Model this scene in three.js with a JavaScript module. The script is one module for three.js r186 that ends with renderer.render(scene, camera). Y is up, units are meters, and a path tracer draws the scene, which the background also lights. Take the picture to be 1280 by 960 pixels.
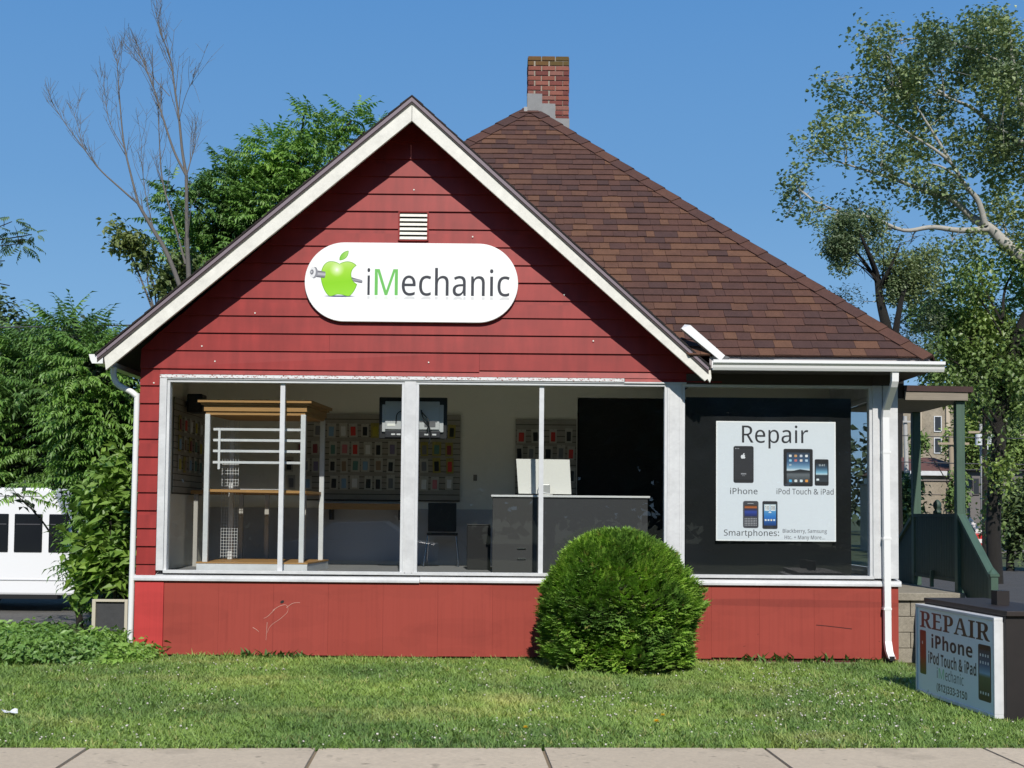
import * as THREE from 'three';
import { mergeGeometries, toCreasedNormals } from 'three/addons/utils/BufferGeometryUtils.js';
import { RoundedBoxGeometry } from 'three/addons/geometries/RoundedBoxGeometry.js';

// ------------------------------------------------------------------ camera, sky, sun, exposure
const scene = new THREE.Scene();
const EYE = new THREE.Vector3(0, 1.65, 14.35), PITCH = 0.04904, YAW = -0.003213, ROLL = 0.008966, SHIFT = 83.5, FOC = 1600;
const camera = new THREE.PerspectiveCamera(2 * Math.atan(480 / FOC) * 180 / Math.PI, 4 / 3, 0.1, 2000);
camera.position.copy(EYE);
camera.rotation.set(PITCH, YAW, ROLL, 'YXZ');
camera.setViewOffset(1280, 960, 0, -SHIFT, 1280, 960);
scene.add(camera);

const SUN_EL = 40.5 * Math.PI / 180, SUN_AZ = 5.5 * Math.PI / 180;
const sunDir = new THREE.Vector3(Math.sin(SUN_AZ) * Math.cos(SUN_EL), Math.sin(SUN_EL), Math.cos(SUN_AZ) * Math.cos(SUN_EL));
{ // clear summer sky: blue deepening with height, paler at the horizon, a soft aureole round the sun
  const W = 1024, H = 512, d = new Float32Array(W * H * 4);
  const stops = [[-90, .16, .19, .20], [0, .27, .42, .60], [4, .225, .39, .60], [9, .165, .335, .565], [14, .122, .28, .525], [22, .086, .232, .49], [35, .050, .165, .40], [60, .028, .11, .31], [90, .022, .09, .27]];
  for (let j = 0; j < H; j++) {
    const el = (j + .5) / H * 180 - 90; let k = 0; while (k < stops.length - 2 && el > stops[k + 1][0]) k++;
    const a = stops[k], b = stops[k + 1], t = Math.min(1, Math.max(0, (el - a[0]) / (b[0] - a[0])));
    for (let i = 0; i < W; i++) {
      const az = ((i + .5) / W - .5) * 2 * Math.PI, ce = Math.cos(el * Math.PI / 180);
      const c = Math.max(0, Math.cos(az) * ce * sunDir.x + Math.sin(el * Math.PI / 180) * sunDir.y + Math.sin(az) * ce * sunDir.z);
      const g = el > 0 ? .02 * Math.pow(c, 8) + .3 * Math.pow(c, 120) : 0, o = (j * W + i) * 4;
      for (let q = 0; q < 3; q++) d[o + q] = a[1 + q] + (b[1 + q] - a[1 + q]) * t + g;
      d[o + 3] = 1;
    }
  }
  const sky = new THREE.DataTexture(d, W, H, THREE.RGBAFormat, THREE.FloatType);
  sky.mapping = THREE.EquirectangularReflectionMapping; sky.magFilter = THREE.LinearFilter; sky.minFilter = THREE.LinearFilter; sky.needsUpdate = true;
  scene.background = sky; scene.environment = sky;
}
const sun = new THREE.DirectionalLight(new THREE.Color(1, .955, .88), 3.7);
sun.position.copy(sunDir).multiplyScalar(60); sun.target.position.set(0, 0, 0); sun.castShadow = true;
Object.assign(sun.shadow.camera, { left: -40, right: 40, top: 40, bottom: -40, near: 1, far: 160 }); sun.shadow.mapSize.set(4096, 4096);
scene.add(sun, sun.target);
const renderer = new THREE.WebGLRenderer({ antialias: true });
renderer.setSize(1024, 768); renderer.shadowMap.enabled = true;
renderer.toneMapping = THREE.LinearToneMapping; renderer.toneMappingExposure = 1.25;

// ------------------------------------------------------------------ helpers
function rng(seed) { let a = seed >>> 0; return () => { a = (a + 0x6D2B79F5) | 0; let t = Math.imul(a ^ (a >>> 15), 1 | a); t = (t + Math.imul(t ^ (t >>> 7), 61 | t)) ^ t; return ((t ^ (t >>> 14)) >>> 0) / 4294967296; }; }
const R0 = rng(7);
const V = (x, y, z) => new THREE.Vector3(x, y, z);
const lerp = (a, b, t) => a + (b - a) * t;
const hash3 = (x, y, z) => { let h = Math.imul(x | 0, 374761393) + Math.imul(y | 0, 668265263) + Math.imul(z | 0, 2147483647 ^ 0x5bd1e995); h = Math.imul(h ^ (h >>> 13), 1274126177); return ((h ^ (h >>> 16)) >>> 0) / 4294967296; };
function noise3(x, y, z) {
  const xi = Math.floor(x), yi = Math.floor(y), zi = Math.floor(z); let u = x - xi, v = y - yi, w = z - zi;
  u = u * u * (3 - 2 * u); v = v * v * (3 - 2 * v); w = w * w * (3 - 2 * w);
  const h = (a, b, c) => hash3(xi + a, yi + b, zi + c);
  return lerp(lerp(lerp(h(0, 0, 0), h(1, 0, 0), u), lerp(h(0, 1, 0), h(1, 1, 0), u), v), lerp(lerp(h(0, 0, 1), h(1, 0, 1), u), lerp(h(0, 1, 1), h(1, 1, 1), u), v), w);
}
// a point of the world seen at photograph pixel (u, v), on the plane z
function at(u, v, z) {
  const d = V((u - 640) / FOC, -(v - 480 - SHIFT) / FOC, -1).applyEuler(new THREE.Euler(PITCH, YAW, ROLL, 'YXZ'));
  return EYE.clone().addScaledVector(d, (z - EYE.z) / d.z);
}
// tiling noise, period in cells
function tileNoise(N, cells, oct, seed) {
  const out = new Float32Array(N * N); let amp = 1, tot = 0;
  for (let o = 0; o < oct; o++) {
    const c = cells << o, r = rng(seed + o * 101), g = new Float32Array(c * c).map(() => r());
    for (let j = 0; j < N; j++) for (let i = 0; i < N; i++) {
      const x = i / N * c, y = j / N * c, xi = Math.floor(x), yi = Math.floor(y); let u = x - xi, v = y - yi; u = u * u * (3 - 2 * u); v = v * v * (3 - 2 * v);
      const a = g[(yi % c) * c + xi % c], b = g[(yi % c) * c + (xi + 1) % c], d = g[((yi + 1) % c) * c + xi % c], e = g[((yi + 1) % c) * c + (xi + 1) % c];
      out[j * N + i] += amp * lerp(lerp(a, b, u), lerp(d, e, u), v);
    }
    tot += amp; amp *= .55;
  }
  return out.map(v => v / tot);
}
function tex(N, f, sizeX = 1, sizeY = sizeX, srgb = true) {
  const d = new Uint8Array(N * N * 4);
  for (let j = 0; j < N; j++) for (let i = 0; i < N; i++) { const c = f(i, j), o = (j * N + i) * 4; for (let q = 0; q < 3; q++) d[o + q] = Math.max(0, Math.min(255, c[q] * 255)); d[o + 3] = 255; }
  const t = new THREE.DataTexture(d, N, N); t.wrapS = t.wrapT = THREE.RepeatWrapping; t.magFilter = THREE.LinearFilter; t.minFilter = THREE.LinearMipmapLinearFilter; t.generateMipmaps = true;
  if (srgb) t.colorSpace = THREE.SRGBColorSpace; t.repeat.set(1 / sizeX, 1 / sizeY); t.needsUpdate = true; return t;
}
function again(t, sx, sy = sx) { const c = t.clone(); c.repeat.set(1 / sx, 1 / sy); c.needsUpdate = true; return c; }
const N1 = tileNoise(512, 4, 6, 11), N2 = tileNoise(512, 32, 4, 23), N3 = tileNoise(256, 64, 2, 5);
const tSoft = tex(512, (i, j) => { const v = .80 + .2 * (N1[j * 512 + i] * .7 + N2[j * 512 + i] * .3) + .0; return [v, v, v]; }, 1.3);
const tGrit = tex(512, (i, j) => { const v = .55 + .45 * (.35 * N1[j * 512 + i] + .3 * N2[j * 512 + i] + .35 * N3[(j % 256) * 256 + i % 256]); return [v, v, v]; }, .5);
const bGrit = tex(256, (i, j) => { const v = N3[j * 256 + i]; return [v, v, v]; }, .25, .25, false);
const tWood = tex(256, (i, j) => { const v = .72 + .28 * (N1[((j * 2) % 512) * 512 + ((i * 2) >> 4)] * .5 + N2[(j * 2) * 512 + ((i * 2) >> 3)] * .5); return [v, v * .97, v * .93]; }, .6, .25);
const tWalk = tex(512, (i, j) => { const a = N1[j * 512 + i], b = N2[j * 512 + i], c = N3[(j % 256) * 256 + i % 256], spot = b > .70 ? (b - .70) * 1.2 : 0, blot = a > .62 ? (a - .62) * .7 : 0; const v = .80 + .09 * a + .08 * c + .05 * b - spot - blot; return [v, v * .995, v * .985]; }, 2);
const tStreak = tex(256, (i, j) => { const v = .70 + .3 * (.55 * N2[(((j * 2) >> 4)) * 512 + i * 2] + .45 * N1[j * 2 * 512 + i * 2]); return [v, v, v]; }, 1.1, .9);

const std = (r, g, b, rough = .8, o = {}) => new THREE.MeshStandardMaterial({ color: new THREE.Color().setRGB(r, g, b), roughness: rough, side: THREE.DoubleSide, ...o });
const used = {};
function numbered(n) { const k = used[n] = (used[n] ?? -1) + 1; return k ? `${n}_${String(k).padStart(3, '0')}` : n; }
function place(o) { const p = V(0, 0, 0); for (let q = o; q && q !== scene; q = q.parent) p.add(q.position); return p; }
function thing(name, label, category, pos = [0, 0, 0], group) {
  const o = new THREE.Group(); o.name = numbered(name); scene.add(o); o.position.set(...pos);
  o.userData = { label, category }; if (group) o.userData.group = group; return o;
}
// a part: geometry in the coordinates of the world, put under its parent
function part(parent, name, geo, mat, label) {
  if (Array.isArray(geo)) geo = merge(geo);
  const p = place(parent); if (p.lengthSq()) geo.translate(-p.x, -p.y, -p.z);
  const m = new THREE.Mesh(geo, mat); m.name = name; m.castShadow = m.receiveShadow = true; parent.add(m); if (label) m.userData.label = label; return m;
}
function copyPart(parent, name, geo, mat, pos, rot) {
  const m = new THREE.Mesh(geo, mat); m.name = name; m.castShadow = m.receiveShadow = true; m.position.set(...pos).sub(place(parent)); if (rot) m.rotation.set(...rot); parent.add(m); return m;
}
function struct(name, geo, mat) { if (Array.isArray(geo)) geo = merge(geo); const m = new THREE.Mesh(geo, mat); m.name = numbered(name); m.userData.kind = 'structure'; m.receiveShadow = m.castShadow = true; scene.add(m); return m; }
function flat(g) { g = g.index ? g.toNonIndexed() : g; for (const k of Object.keys(g.attributes)) if (!['position', 'normal', 'uv', 'color'].includes(k)) g.deleteAttribute(k); return g; }
function merge(list) { const c = list.some(g => g.attributes.color); list = list.map(flat); return mergeGeometries(list); }
// uv in metres, from the side each face looks to
function metric(g) {
  g = flat(g); if (!g.attributes.normal) g.computeVertexNormals();
  const p = g.attributes.position, n = g.attributes.normal, uv = new Float32Array(p.count * 2);
  for (let i = 0; i < p.count; i += 3) {
    let ax = 0, ay = 0, az = 0; for (let k = 0; k < 3; k++) { ax += Math.abs(n.getX(i + k)); ay += Math.abs(n.getY(i + k)); az += Math.abs(n.getZ(i + k)); }
    for (let k = i; k < i + 3; k++) { const x = p.getX(k), y = p.getY(k), z = p.getZ(k); const c = ay >= ax && ay >= az ? [x, z] : ax >= az ? [z, y] : [x, y]; uv[k * 2] = c[0]; uv[k * 2 + 1] = c[1]; }
  }
  g.setAttribute('uv', new THREE.BufferAttribute(uv, 2)); return g;
}
function box(x0, x1, y0, y1, z0, z1) { return metric(new THREE.BoxGeometry(x1 - x0, y1 - y0, z1 - z0).translate((x0 + x1) / 2, (y0 + y1) / 2, (z0 + z1) / 2)); }
function rbox(x0, x1, y0, y1, z0, z1, r = .006) { return metric(new RoundedBoxGeometry(x1 - x0, y1 - y0, z1 - z0, 2, r).translate((x0 + x1) / 2, (y0 + y1) / 2, (z0 + z1) / 2)); }
function hex(p) { // 8 corners: front bl br tr tl, back bl br tr tl
  const f = [[0, 1, 2, 3], [5, 4, 7, 6], [4, 0, 3, 7], [1, 5, 6, 2], [3, 2, 6, 7], [4, 5, 1, 0]], a = [];
  for (const q of f) for (const k of [0, 1, 2, 0, 2, 3]) a.push(...p[q[k]]);
  const g = new THREE.BufferGeometry(); g.setAttribute('position', new THREE.Float32BufferAttribute(a, 3)); g.computeVertexNormals(); return metric(g);
}
function poly(pts) { const a = []; for (let i = 1; i < pts.length - 1; i++) a.push(...pts[0], ...pts[i], ...pts[i + 1]); const g = new THREE.BufferGeometry(); g.setAttribute('position', new THREE.Float32BufferAttribute(a, 3)); g.computeVertexNormals(); return metric(g); }
function prismZ(pts, z0, z1, bevel = 0) { // outline in x, y pushed along z
  const s = new THREE.Shape(pts.map(p => new THREE.Vector2(p[0], p[1])));
  const g = new THREE.ExtrudeGeometry(s, { depth: z1 - z0 - 2 * bevel, bevelEnabled: bevel > 0, bevelSize: bevel, bevelThickness: bevel, bevelOffset: -bevel, bevelSegments: 2 }); g.translate(0, 0, z0 + bevel); return metric(g);
}
function prismX(pts, x0, x1) { // outline in z, y pushed along x
  const s = new THREE.Shape(pts.map(p => new THREE.Vector2(-p[0], p[1]))); const g = new THREE.ExtrudeGeometry(s, { depth: x1 - x0, bevelEnabled: false }); g.rotateY(Math.PI / 2); g.translate(x0, 0, 0); return metric(g);
}
function tube(pts, r0, r1 = r0, seg = 6, steps = 0) { // tapered tube along a smooth line
  const c = new THREE.CatmullRomCurve3(pts), n = steps || Math.max(2, (pts.length - 1) * 4), fr = c.computeFrenetFrames(n, false), a = [], nn = [], uv = [], id = []; let L = 0, prev = null;
  for (let i = 0; i <= n; i++) {
    const p = c.getPoint(i / n), r = lerp(r0, r1, i / n); if (prev) L += p.distanceTo(prev); prev = p;
    for (let k = 0; k <= seg; k++) { const t = k / seg * Math.PI * 2, d = fr.normals[i].clone().multiplyScalar(Math.cos(t)).addScaledVector(fr.binormals[i], Math.sin(t)); a.push(p.x + d.x * r, p.y + d.y * r, p.z + d.z * r); nn.push(d.x, d.y, d.z); uv.push(k / seg * r0 * 6, L); }
  }
  for (let i = 0; i < n; i++) for (let k = 0; k < seg; k++) { const q = i * (seg + 1) + k; id.push(q, q + 1, q + seg + 1, q + 1, q + seg + 2, q + seg + 1); }
  const g = new THREE.BufferGeometry(); g.setAttribute('position', new THREE.Float32BufferAttribute(a, 3)); g.setAttribute('normal', new THREE.Float32BufferAttribute(nn, 3)); g.setAttribute('uv', new THREE.Float32BufferAttribute(uv, 2)); g.setIndex(id); return flat(g);
}
function rod(a, b, r, seg = 8) { const A = V(...a), B = V(...b), g = new THREE.CylinderGeometry(r, r, A.distanceTo(B), seg); g.applyQuaternion(new THREE.Quaternion().setFromUnitVectors(V(0, 1, 0), B.clone().sub(A).normalize())); g.translate(...A.add(B).multiplyScalar(.5).toArray()); return flat(g); }
function canvasTex(w, h, draw) { const c = document.createElement('canvas'); c.width = w; c.height = h; draw(c.getContext('2d')); const t = new THREE.CanvasTexture(c); t.colorSpace = THREE.SRGBColorSpace; t.anisotropy = 8; return t; }
// text stretched so that its inked box fills x, y (baseline), width, cap height
function fitText(g, s, font, x, base, w, capH, color) {
  g.font = font.replace('%', '200px'); const m = g.measureText(s), cap = g.measureText('H').actualBoundingBoxAscent, ink = m.actualBoundingBoxRight + m.actualBoundingBoxLeft;
  g.save(); g.translate(x, base); g.scale(w / ink, capH / cap); g.fillStyle = color; g.fillText(s, m.actualBoundingBoxLeft, 0); g.restore();
}
function rr(g, x, y, w, h, r) { g.beginPath(); g.moveTo(x + r, y); g.lineTo(x + w - r, y); g.quadraticCurveTo(x + w, y, x + w, y + r); g.lineTo(x + w, y + h - r); g.quadraticCurveTo(x + w, y + h, x + w - r, y + h); g.lineTo(x + r, y + h); g.quadraticCurveTo(x, y + h, x, y + h - r); g.lineTo(x, y + r); g.quadraticCurveTo(x, y, x + r, y); g.closePath(); }

// ------------------------------------------------------------------ materials
const M = {
  siding: [0, 1, 2].map(i => new THREE.MeshPhysicalMaterial({ color: new THREE.Color().setRGB(.372 + i * .014, .036 + i * .002, .031 + i * .002), roughness: .45, specularIntensity: .6, side: THREE.DoubleSide, map: again(tStreak, 2.3, .8) })),
  sidingBack: std(.10, .02, .02, .9),
  white: std(.76, .765, .77, .45, { map: again(tSoft, .9, .7) }),
  whiteMetal: std(.78, .79, .80, .35, { map: again(tSoft, 1.7) }),
  cream: std(.92, .895, .81, .6, { map: again(tSoft, .45, .45) }),
  creamDark: std(.30, .27, .27, .7),
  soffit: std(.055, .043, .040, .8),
  gutter: std(.80, .80, .79, .3),
  drip: std(.20, .155, .18, .6),
  glass: new THREE.MeshPhysicalMaterial({ color: new THREE.Color().setRGB(.94, .96, .95), roughness: 0, metalness: 0, transmission: 1, thickness: 0, ior: 1.75, side: THREE.DoubleSide }),
  taupe: std(.88, .84, .72, .9),
  paleWall: std(.46, .46, .47, .9),
  carpet: std(.32, .32, .33, .95, { map: tGrit }),
  ceiling: std(.88, .86, .82, .9),
  black: std(.012, .012, .013, .5),
  darkRoom: std(.02, .02, .02, .9),
  concrete: std(.50, .45, .36, .9, { map: again(tGrit, .9), bumpMap: bGrit, bumpScale: .004 }),
  asphalt: std(.12, .115, .11, .95, { map: again(tGrit, 1.1), bumpMap: bGrit, bumpScale: .006 }),
  mortar: std(.54, .49, .40, .95, { map: tGrit }),
  bricks: [[.40, .13, .09], [.46, .165, .12], [.34, .10, .08], [.42, .18, .14], [.27, .08, .065]].map(c => std(...c, .9, { map: again(tGrit, .3), bumpMap: bGrit, bumpScale: .003 })),
  brickMoss: [std(.24, .13, .045, .95, { map: again(tGrit, .2) }), std(.19, .125, .04, .95, { map: again(tGrit, .2) })],
  lead: std(.20, .205, .21, .55, { map: again(tSoft, .25), metalness: .15 }),
  green: std(.088, .158, .112, .5, { map: again(tStreak, .7) }),
  greenDark: std(.045, .088, .064, .6, { map: again(tStreak, .5) }),
  greyWood: std(.34, .31, .27, .85, { map: tWood }),
  oak: std(.52, .30, .11, .5, { map: tWood }),
  chrome: std(.6, .6, .62, .2, { metalness: 1 }),
  bark: std(.05, .044, .036, .95, { map: again(tGrit, .5), bumpMap: bGrit, bumpScale: .02 }),
  paleBark: std(.66, .63, .56, .85, { map: again(tGrit, .7) }),
  greyBark: std(.24, .22, .20, .9, { map: again(tGrit, .5) }),
  tyre: std(.02, .02, .02, .9),
  darkGlass: std(.012, .014, .018, .08),
};
const TONES = [[.142, .064, .047], [.124, .058, .045], [.156, .069, .048], [.108, .053, .044], [.196, .090, .054], [.225, .106, .060], [.172, .078, .050]];
M.shingle = TONES.map(c => std(...c, .95, { map: again(tGrit, .35), bumpMap: bGrit, bumpScale: .003 }));
M.edge = [std(.030, .022, .021, .9, { map: again(tGrit, .3) }), std(.042, .029, .026, .9, { map: again(tGrit, .3) })];
M.shingleMix = std(1, 1, 1, .95, { map: again(tGrit, .35), bumpMap: bGrit, bumpScale: .003, vertexColors: true });
const leafMat = (r, g, b, t = .35, rough = .75) => new THREE.MeshPhysicalMaterial({ color: new THREE.Color().setRGB(r, g, b), roughness: rough, transmission: t, thickness: 0, side: THREE.DoubleSide });

// ------------------------------------------------------------------ ground
{
  const earth = std(.09, .12, .04, 1, { map: again(tGrit, 2.7) });
  struct('ground', metric(new THREE.PlaneGeometry(1600, 1600).rotateX(-Math.PI / 2).translate(0, -.016, -300)), earth);
  const lawnTex = tex(512, (i, j) => { const a = N1[j * 512 + i], b = N2[j * 512 + i], c = N3[(j % 256) * 256 + i % 256]; const v = .55 + .5 * (a * .5 + b * .25 + c * .25); return [v * (.9 + .25 * b), v, v * .8]; }, 3.1);
  const lawnM = std(.15, .21, .055, 1, { map: lawnTex, bumpMap: bGrit, bumpScale: .02 });
  struct('lawn', [poly([[-30, 0, 6.60], [30, 0, 3.92], [30, 0, -1.2], [4.6, 0, -1.2], [4.6, 0, -3], [-4, 0, -4.0], [-30, 0, -4.0]])], lawnM);
  struct('parking_lot', poly([[-60, -.012, -4.2], [-4.2, -.012, -4.2], [-4.2, -.012, -40], [-60, -.012, -40]]), std(.21, .20, .18, .95, { map: again(tGrit, 1.4), bumpMap: bGrit, bumpScale: .006 }));
  struct('driveway', poly([[5.3, -.012, -1.3], [60, -.012, -1.3], [60, -.012, -27], [5.3, -.012, -27]]), M.asphalt);
  struct('road', poly([[-200, -.12, 17], [200, -.12, -.9 + 9], [200, -.12, 22], [-200, -.12, 29]].map(([x, y, z]) => [x, -.10, x < 0 ? (z === 17 ? 17.2 : 30) : (z > 10 ? 13 : -.8)]).map(p => p)), M.asphalt);
}
const SWdir = V(1, 0, -.0453).normalize(), SWout = V(.0453, 0, 1).normalize();
{ // the pavement: one slab after another, each a piece of its own
  const sw = new THREE.Group(); sw.name = 'sidewalk'; sw.userData.kind = 'structure'; scene.add(sw);
  const o = V(.26, 0, 5.37), r = rng(31);
  const mats = [0, 1, 2].map(i => std(.66 + .02 * i, .545 + .017 * i, .40 + .013 * i, .95, { map: again(tWalk, 2.1 + .4 * i), bumpMap: bGrit, bumpScale: .003 }));
  const base = (a, b) => o.clone().addScaledVector(SWdir, a).addScaledVector(SWout, b);
  part(sw, 'joint_bed', hex([[-14, 1.5], [14, 1.5], [14, 1.5], [-14, 1.5], [-14, .02], [14, .02], [14, .02], [-14, .02]].map(([a, b], i) => { const p = base(a, b); return [p.x, [0, 0, 1, 1, 0, 0, 1, 1][i] ? .008 : -.1, p.z]; })), std(.22, .17, .11, 1));
  for (let k = -8; k < 8; k++) {
    const a0 = k * 1.555 + .005, a1 = (k + 1) * 1.555 - .005, t = [0, 0, 0, 0].map(() => .024 + r() * .006), e = .008;
    const c = [[a0, 1.5], [a1, 1.5], [a1, 1.5], [a0, 1.5], [a0, 0], [a1, 0], [a1, 0], [a0, 0]].map(([a, b], i) => { const p = base(a + (i === 2 || i === 6 ? -e : i === 3 || i === 7 ? e : 0), b + (i > 5 ? e : 0)); return [p.x, [0, 0, t[0], t[1], 0, 0, t[2], t[3]][i] || -.06, p.z]; });
    part(sw, 'paving_slab', hex(c), mats[(k + 9) % 3]);
  }
  const kb = base(-60, 2.9), ke = base(60, 2.9), kb2 = base(-60, 2.75), ke2 = base(60, 2.75);
  struct('kerb', hex([[kb.x, -.12, kb.z], [ke.x, -.12, ke.z], [ke.x, .02, ke.z], [kb.x, .02, kb.z], [kb2.x, -.12, kb2.z], [ke2.x, -.12, ke2.z], [ke2.x, .02, ke2.z], [kb2.x, .02, kb2.z]]), M.concrete);
}

// ------------------------------------------------------------------ the shop building
const house = thing('shop_building', 'small red clapboard shop with white gable trim, big display windows and brown shingle roof', 'building', [0, 0, 0]);
const AX = -1.095; // ridge of the front gable
const gableY = (x, top) => top - (x < AX ? (AX - x) * .874 : (x - AX) * .882);
{
  // --- walls
  const wall = part(house, 'front_wall', [
    prismZ([[-4.12, 3.19], [4.36, 3.19], [4.36, 3.3], [2.1, 3.3], [AX, 6.1], [-4.12, 3.46]], -.12, -.004),
    box(-4.12, -3.93, .9, 3.19, -.12, -.004), box(-4.12, 4.36, .03, .9, -.14, -.004)], M.sidingBack);
  const r = rng(3);
  const board = (x0b, x1b, x0t, x1t, y0, y1, out = 0, sag = 0) => part(wall, 'siding_board', hex([[x0b, y0, .024 + out], [x1b, y0 + sag, .024 + out + sag * .5], [x1t, y1 + .012, .005], [x0t, y1 + .012, .005], [x0b, y0, .004], [x1b, y0 + sag, .004], [x1t, y1 + .012, -.004], [x0t, y1 + .012, -.004]]), M.siding[Math.floor(r() * 3)]);
  const topAt = y => 6.125 - y;
  for (let k = 0; k < 14; k++) {
    const y0 = 3.253 + k * .2, y1 = y0 + .194, l = y => Math.max(-4.135, AX - topAt(y) / .874), h = y => AX + topAt(y) / .882;
    const rt = y => k === 0 ? 2.35 : Math.min(2.6, h(y));
    const t1 = Math.min(y1, 6.1);
    const jit = () => (r() - .5) * .004;
    if (k === 0) { board(l(y0), -.33, l(t1), -.33, y0 - .006, t1, .006, -.012); board(-.328, rt(y0), -.328, rt(t1), y0 + .003, t1); }
    else if (k === 1) { board(l(y0), -2.02, l(t1), -2.02, y0, t1); board(-2.018, rt(y0), -2.018, rt(t1), y0 + .002, t1, .003); }
    else if (k === 8) { for (const [a, b] of [[-1, -1.262], [-.918, 1]]) a < b && b > 0 ? board(-.918, rt(y0), -.918, rt(t1), y0, t1) : board(l(y0), -1.262, l(t1), -1.262, y0, t1); }
    else if (k === 7) { board(l(y0), -1.262, l(t1), -1.262, y0 + jit(), t1); board(-.918, rt(y0), -.918, rt(t1), y0 + jit(), t1); board(-1.262, -.918, -1.262, -.918, y0, 4.716, .0); }
    else board(l(y0), rt(y0), l(t1), rt(t1), y0 + jit(), t1, r() * .003);
  }
  board(-3.915, 2.4, -3.915, 2.4, 3.182, 3.247, -.004);
  board(1.31, 2.4, 1.31, 2.4, 3.142, 3.18, .004);
  for (let k = 0; k < 12; k++) board(-4.135, -3.918, -4.135, -3.918, Math.max(.915, 3.053 - k * .2), 3.247 - k * .2, r() * .004);
  for (const [x, y] of [[-1.09, 5.30], [-.42, 4.77], [-1.83, 4.52], [.62, 4.12], [-2.86, 3.88], [.95, 3.60], [-3.45, 3.50], [-.9, 3.34], [-3.98, 3.08], [-3.3, 3.33]]) part(wall, 'nail_head', new THREE.CircleGeometry(.009, 7).translate(x, y, .0275), M.cream);
  // --- red base of upright panels
  const baseTex = canvasTex(2048, 256, g => {
    g.fillStyle = 'rgb(255,255,255)'; g.fillRect(0, 0, 2048, 256); const q = rng(77);
    for (let i = 0; i < 900; i++) { const x = q() * 2048, w = 1 + q() * 5; g.fillStyle = q() > .5 ? 'rgba(255,235,225,.06)' : 'rgba(70,30,25,.025)'; g.fillRect(x, q() * 120, w, 60 + q() * 190); }
    for (let i = 0; i < 90; i++) { g.fillStyle = `rgba(60,25,20,${.01 + q() * .022})`; g.beginPath(); g.ellipse(q() * 2048, q() * 256, 30 + q() * 90, 8 + q() * 30, 0, 0, 7); g.fill(); }
    for (let i = 0; i < 70; i++) { g.fillStyle = q() > .4 ? 'rgba(255,240,225,.8)' : 'rgba(80,60,50,.6)'; const y = 256 - Math.pow(q(), 2.2) * 130; g.fillRect(q() * 2048, y, 1 + q() * 2, 1 + q() * 2); }
    for (let i = 0; i < 420; i++) { const x = q() * 2048, h = 3 + q() * 12; g.fillStyle = 'rgba(85,66,46,.34)'; g.fillRect(x, 256 - h, 3 + q() * 14, h); }
    g.strokeStyle = 'rgba(255,225,210,.95)'; g.lineWidth = 2.2; // scratches left of the middle
    const X = x => (x + 4.14) / 8.52 * 2048, Y = y => 256 - y / .92 * 256;
    for (const l of [[[-2.60, .55], [-2.52, .60], [-2.45, .61], [-2.43, .55], [-2.50, .47], [-2.62, .38], [-2.66, .30]], [[-2.58, .56], [-2.66, .48], [-2.7, .46]], [[-2.45, .58], [-2.38, .63]], [[-2.75, .33], [-2.80, .36]], [[-2.66, .40], [-2.67, .22]]]) { g.beginPath(); l.forEach((p, i) => i ? g.lineTo(X(p[0]), Y(p[1])) : g.moveTo(X(p[0]), Y(p[1]))); g.stroke(); }
    g.strokeStyle = 'rgba(40,15,15,.8)'; g.beginPath(); g.moveTo(X(3.45), Y(.44)); g.quadraticCurveTo(X(3.6), Y(.43), X(3.85), Y(.40)); g.stroke();
    g.fillStyle = 'rgba(40,25,20,.10)'; g.beginPath(); g.ellipse(X(3.2), Y(.68), 330, 12, .01, 0, 7); g.fill();
  });
  const baseM = [0, 1, 2].map(i => std(.318 + .004 * i, .047 + .001 * i, .031 + .001 * i, .8, { map: baseTex, bumpMap: null })), brightM = std(.50, .045, .042, .5, { map: baseTex });
  const baseUV = g => { const p = g.attributes.position, u = g.attributes.uv; for (let i = 0; i < p.count; i++) u.setXY(i, (p.getX(i) + 4.14) / 8.52, p.getY(i) / .92); return g; };
  const bw = part(house, 'base_wall', box(-4.13, 4.365, -.1, .075, -.16, -.008), M.concrete, 'grey concrete footing under the red base panels');
  part(bw, 'base_panel', baseUV(rbox(-4.14, -3.818, .02, .898, -.004, .030, .004)), brightM, 'brighter red corner panel');
  const edges = [-3.815, -3.205, -2.595, -1.985, -1.375, -.765, -.155, .455, 1.065, 1.675, 2.285, 2.82, 3.43, 4.045, 4.372];
  for (let i = 0; i < edges.length - 1; i++) part(bw, 'base_panel', baseUV(rbox(edges[i] + .0004, edges[i + 1] - .0004, .05 + r() * .012 + (i > 9 ? .01 : 0), .897, -.004, .0225 + r() * .0015, .0012)), baseM[i % 3]);
  part(bw, 'knot_hole', new THREE.CircleGeometry(.019, 9).scale(1.25, .8, 1).rotateZ(.5).translate(-2.497, .647, .0275), M.darkRoom);
  { // pale scratches scraped through the red paint
    const P = l => tube(l.map(([x, y]) => V(x, y, .0245)), .0035, .002, 4, l.length * 3);
    const sm = std(.56, .33, .27, .8);
    for (const g of [P([[-2.60, .55], [-2.52, .60], [-2.45, .61], [-2.43, .55], [-2.50, .47], [-2.62, .38], [-2.66, .30]]), P([[-2.58, .56], [-2.66, .48], [-2.70, .46]]), P([[-2.45, .58], [-2.38, .63], [-2.30, .64]]), P([[-2.82, .36], [-2.77, .33], [-2.75, .31]]), P([[-2.66, .42], [-2.67, .22]])]) part(bw, 'scratch', g, sm, 'pale scratch in the paint');
  }
  // side and back walls
  part(house, 'left_wall', box(-4.12, -4.02, 0, 3.5, -8.4, -.145), M.sidingBack);
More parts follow.
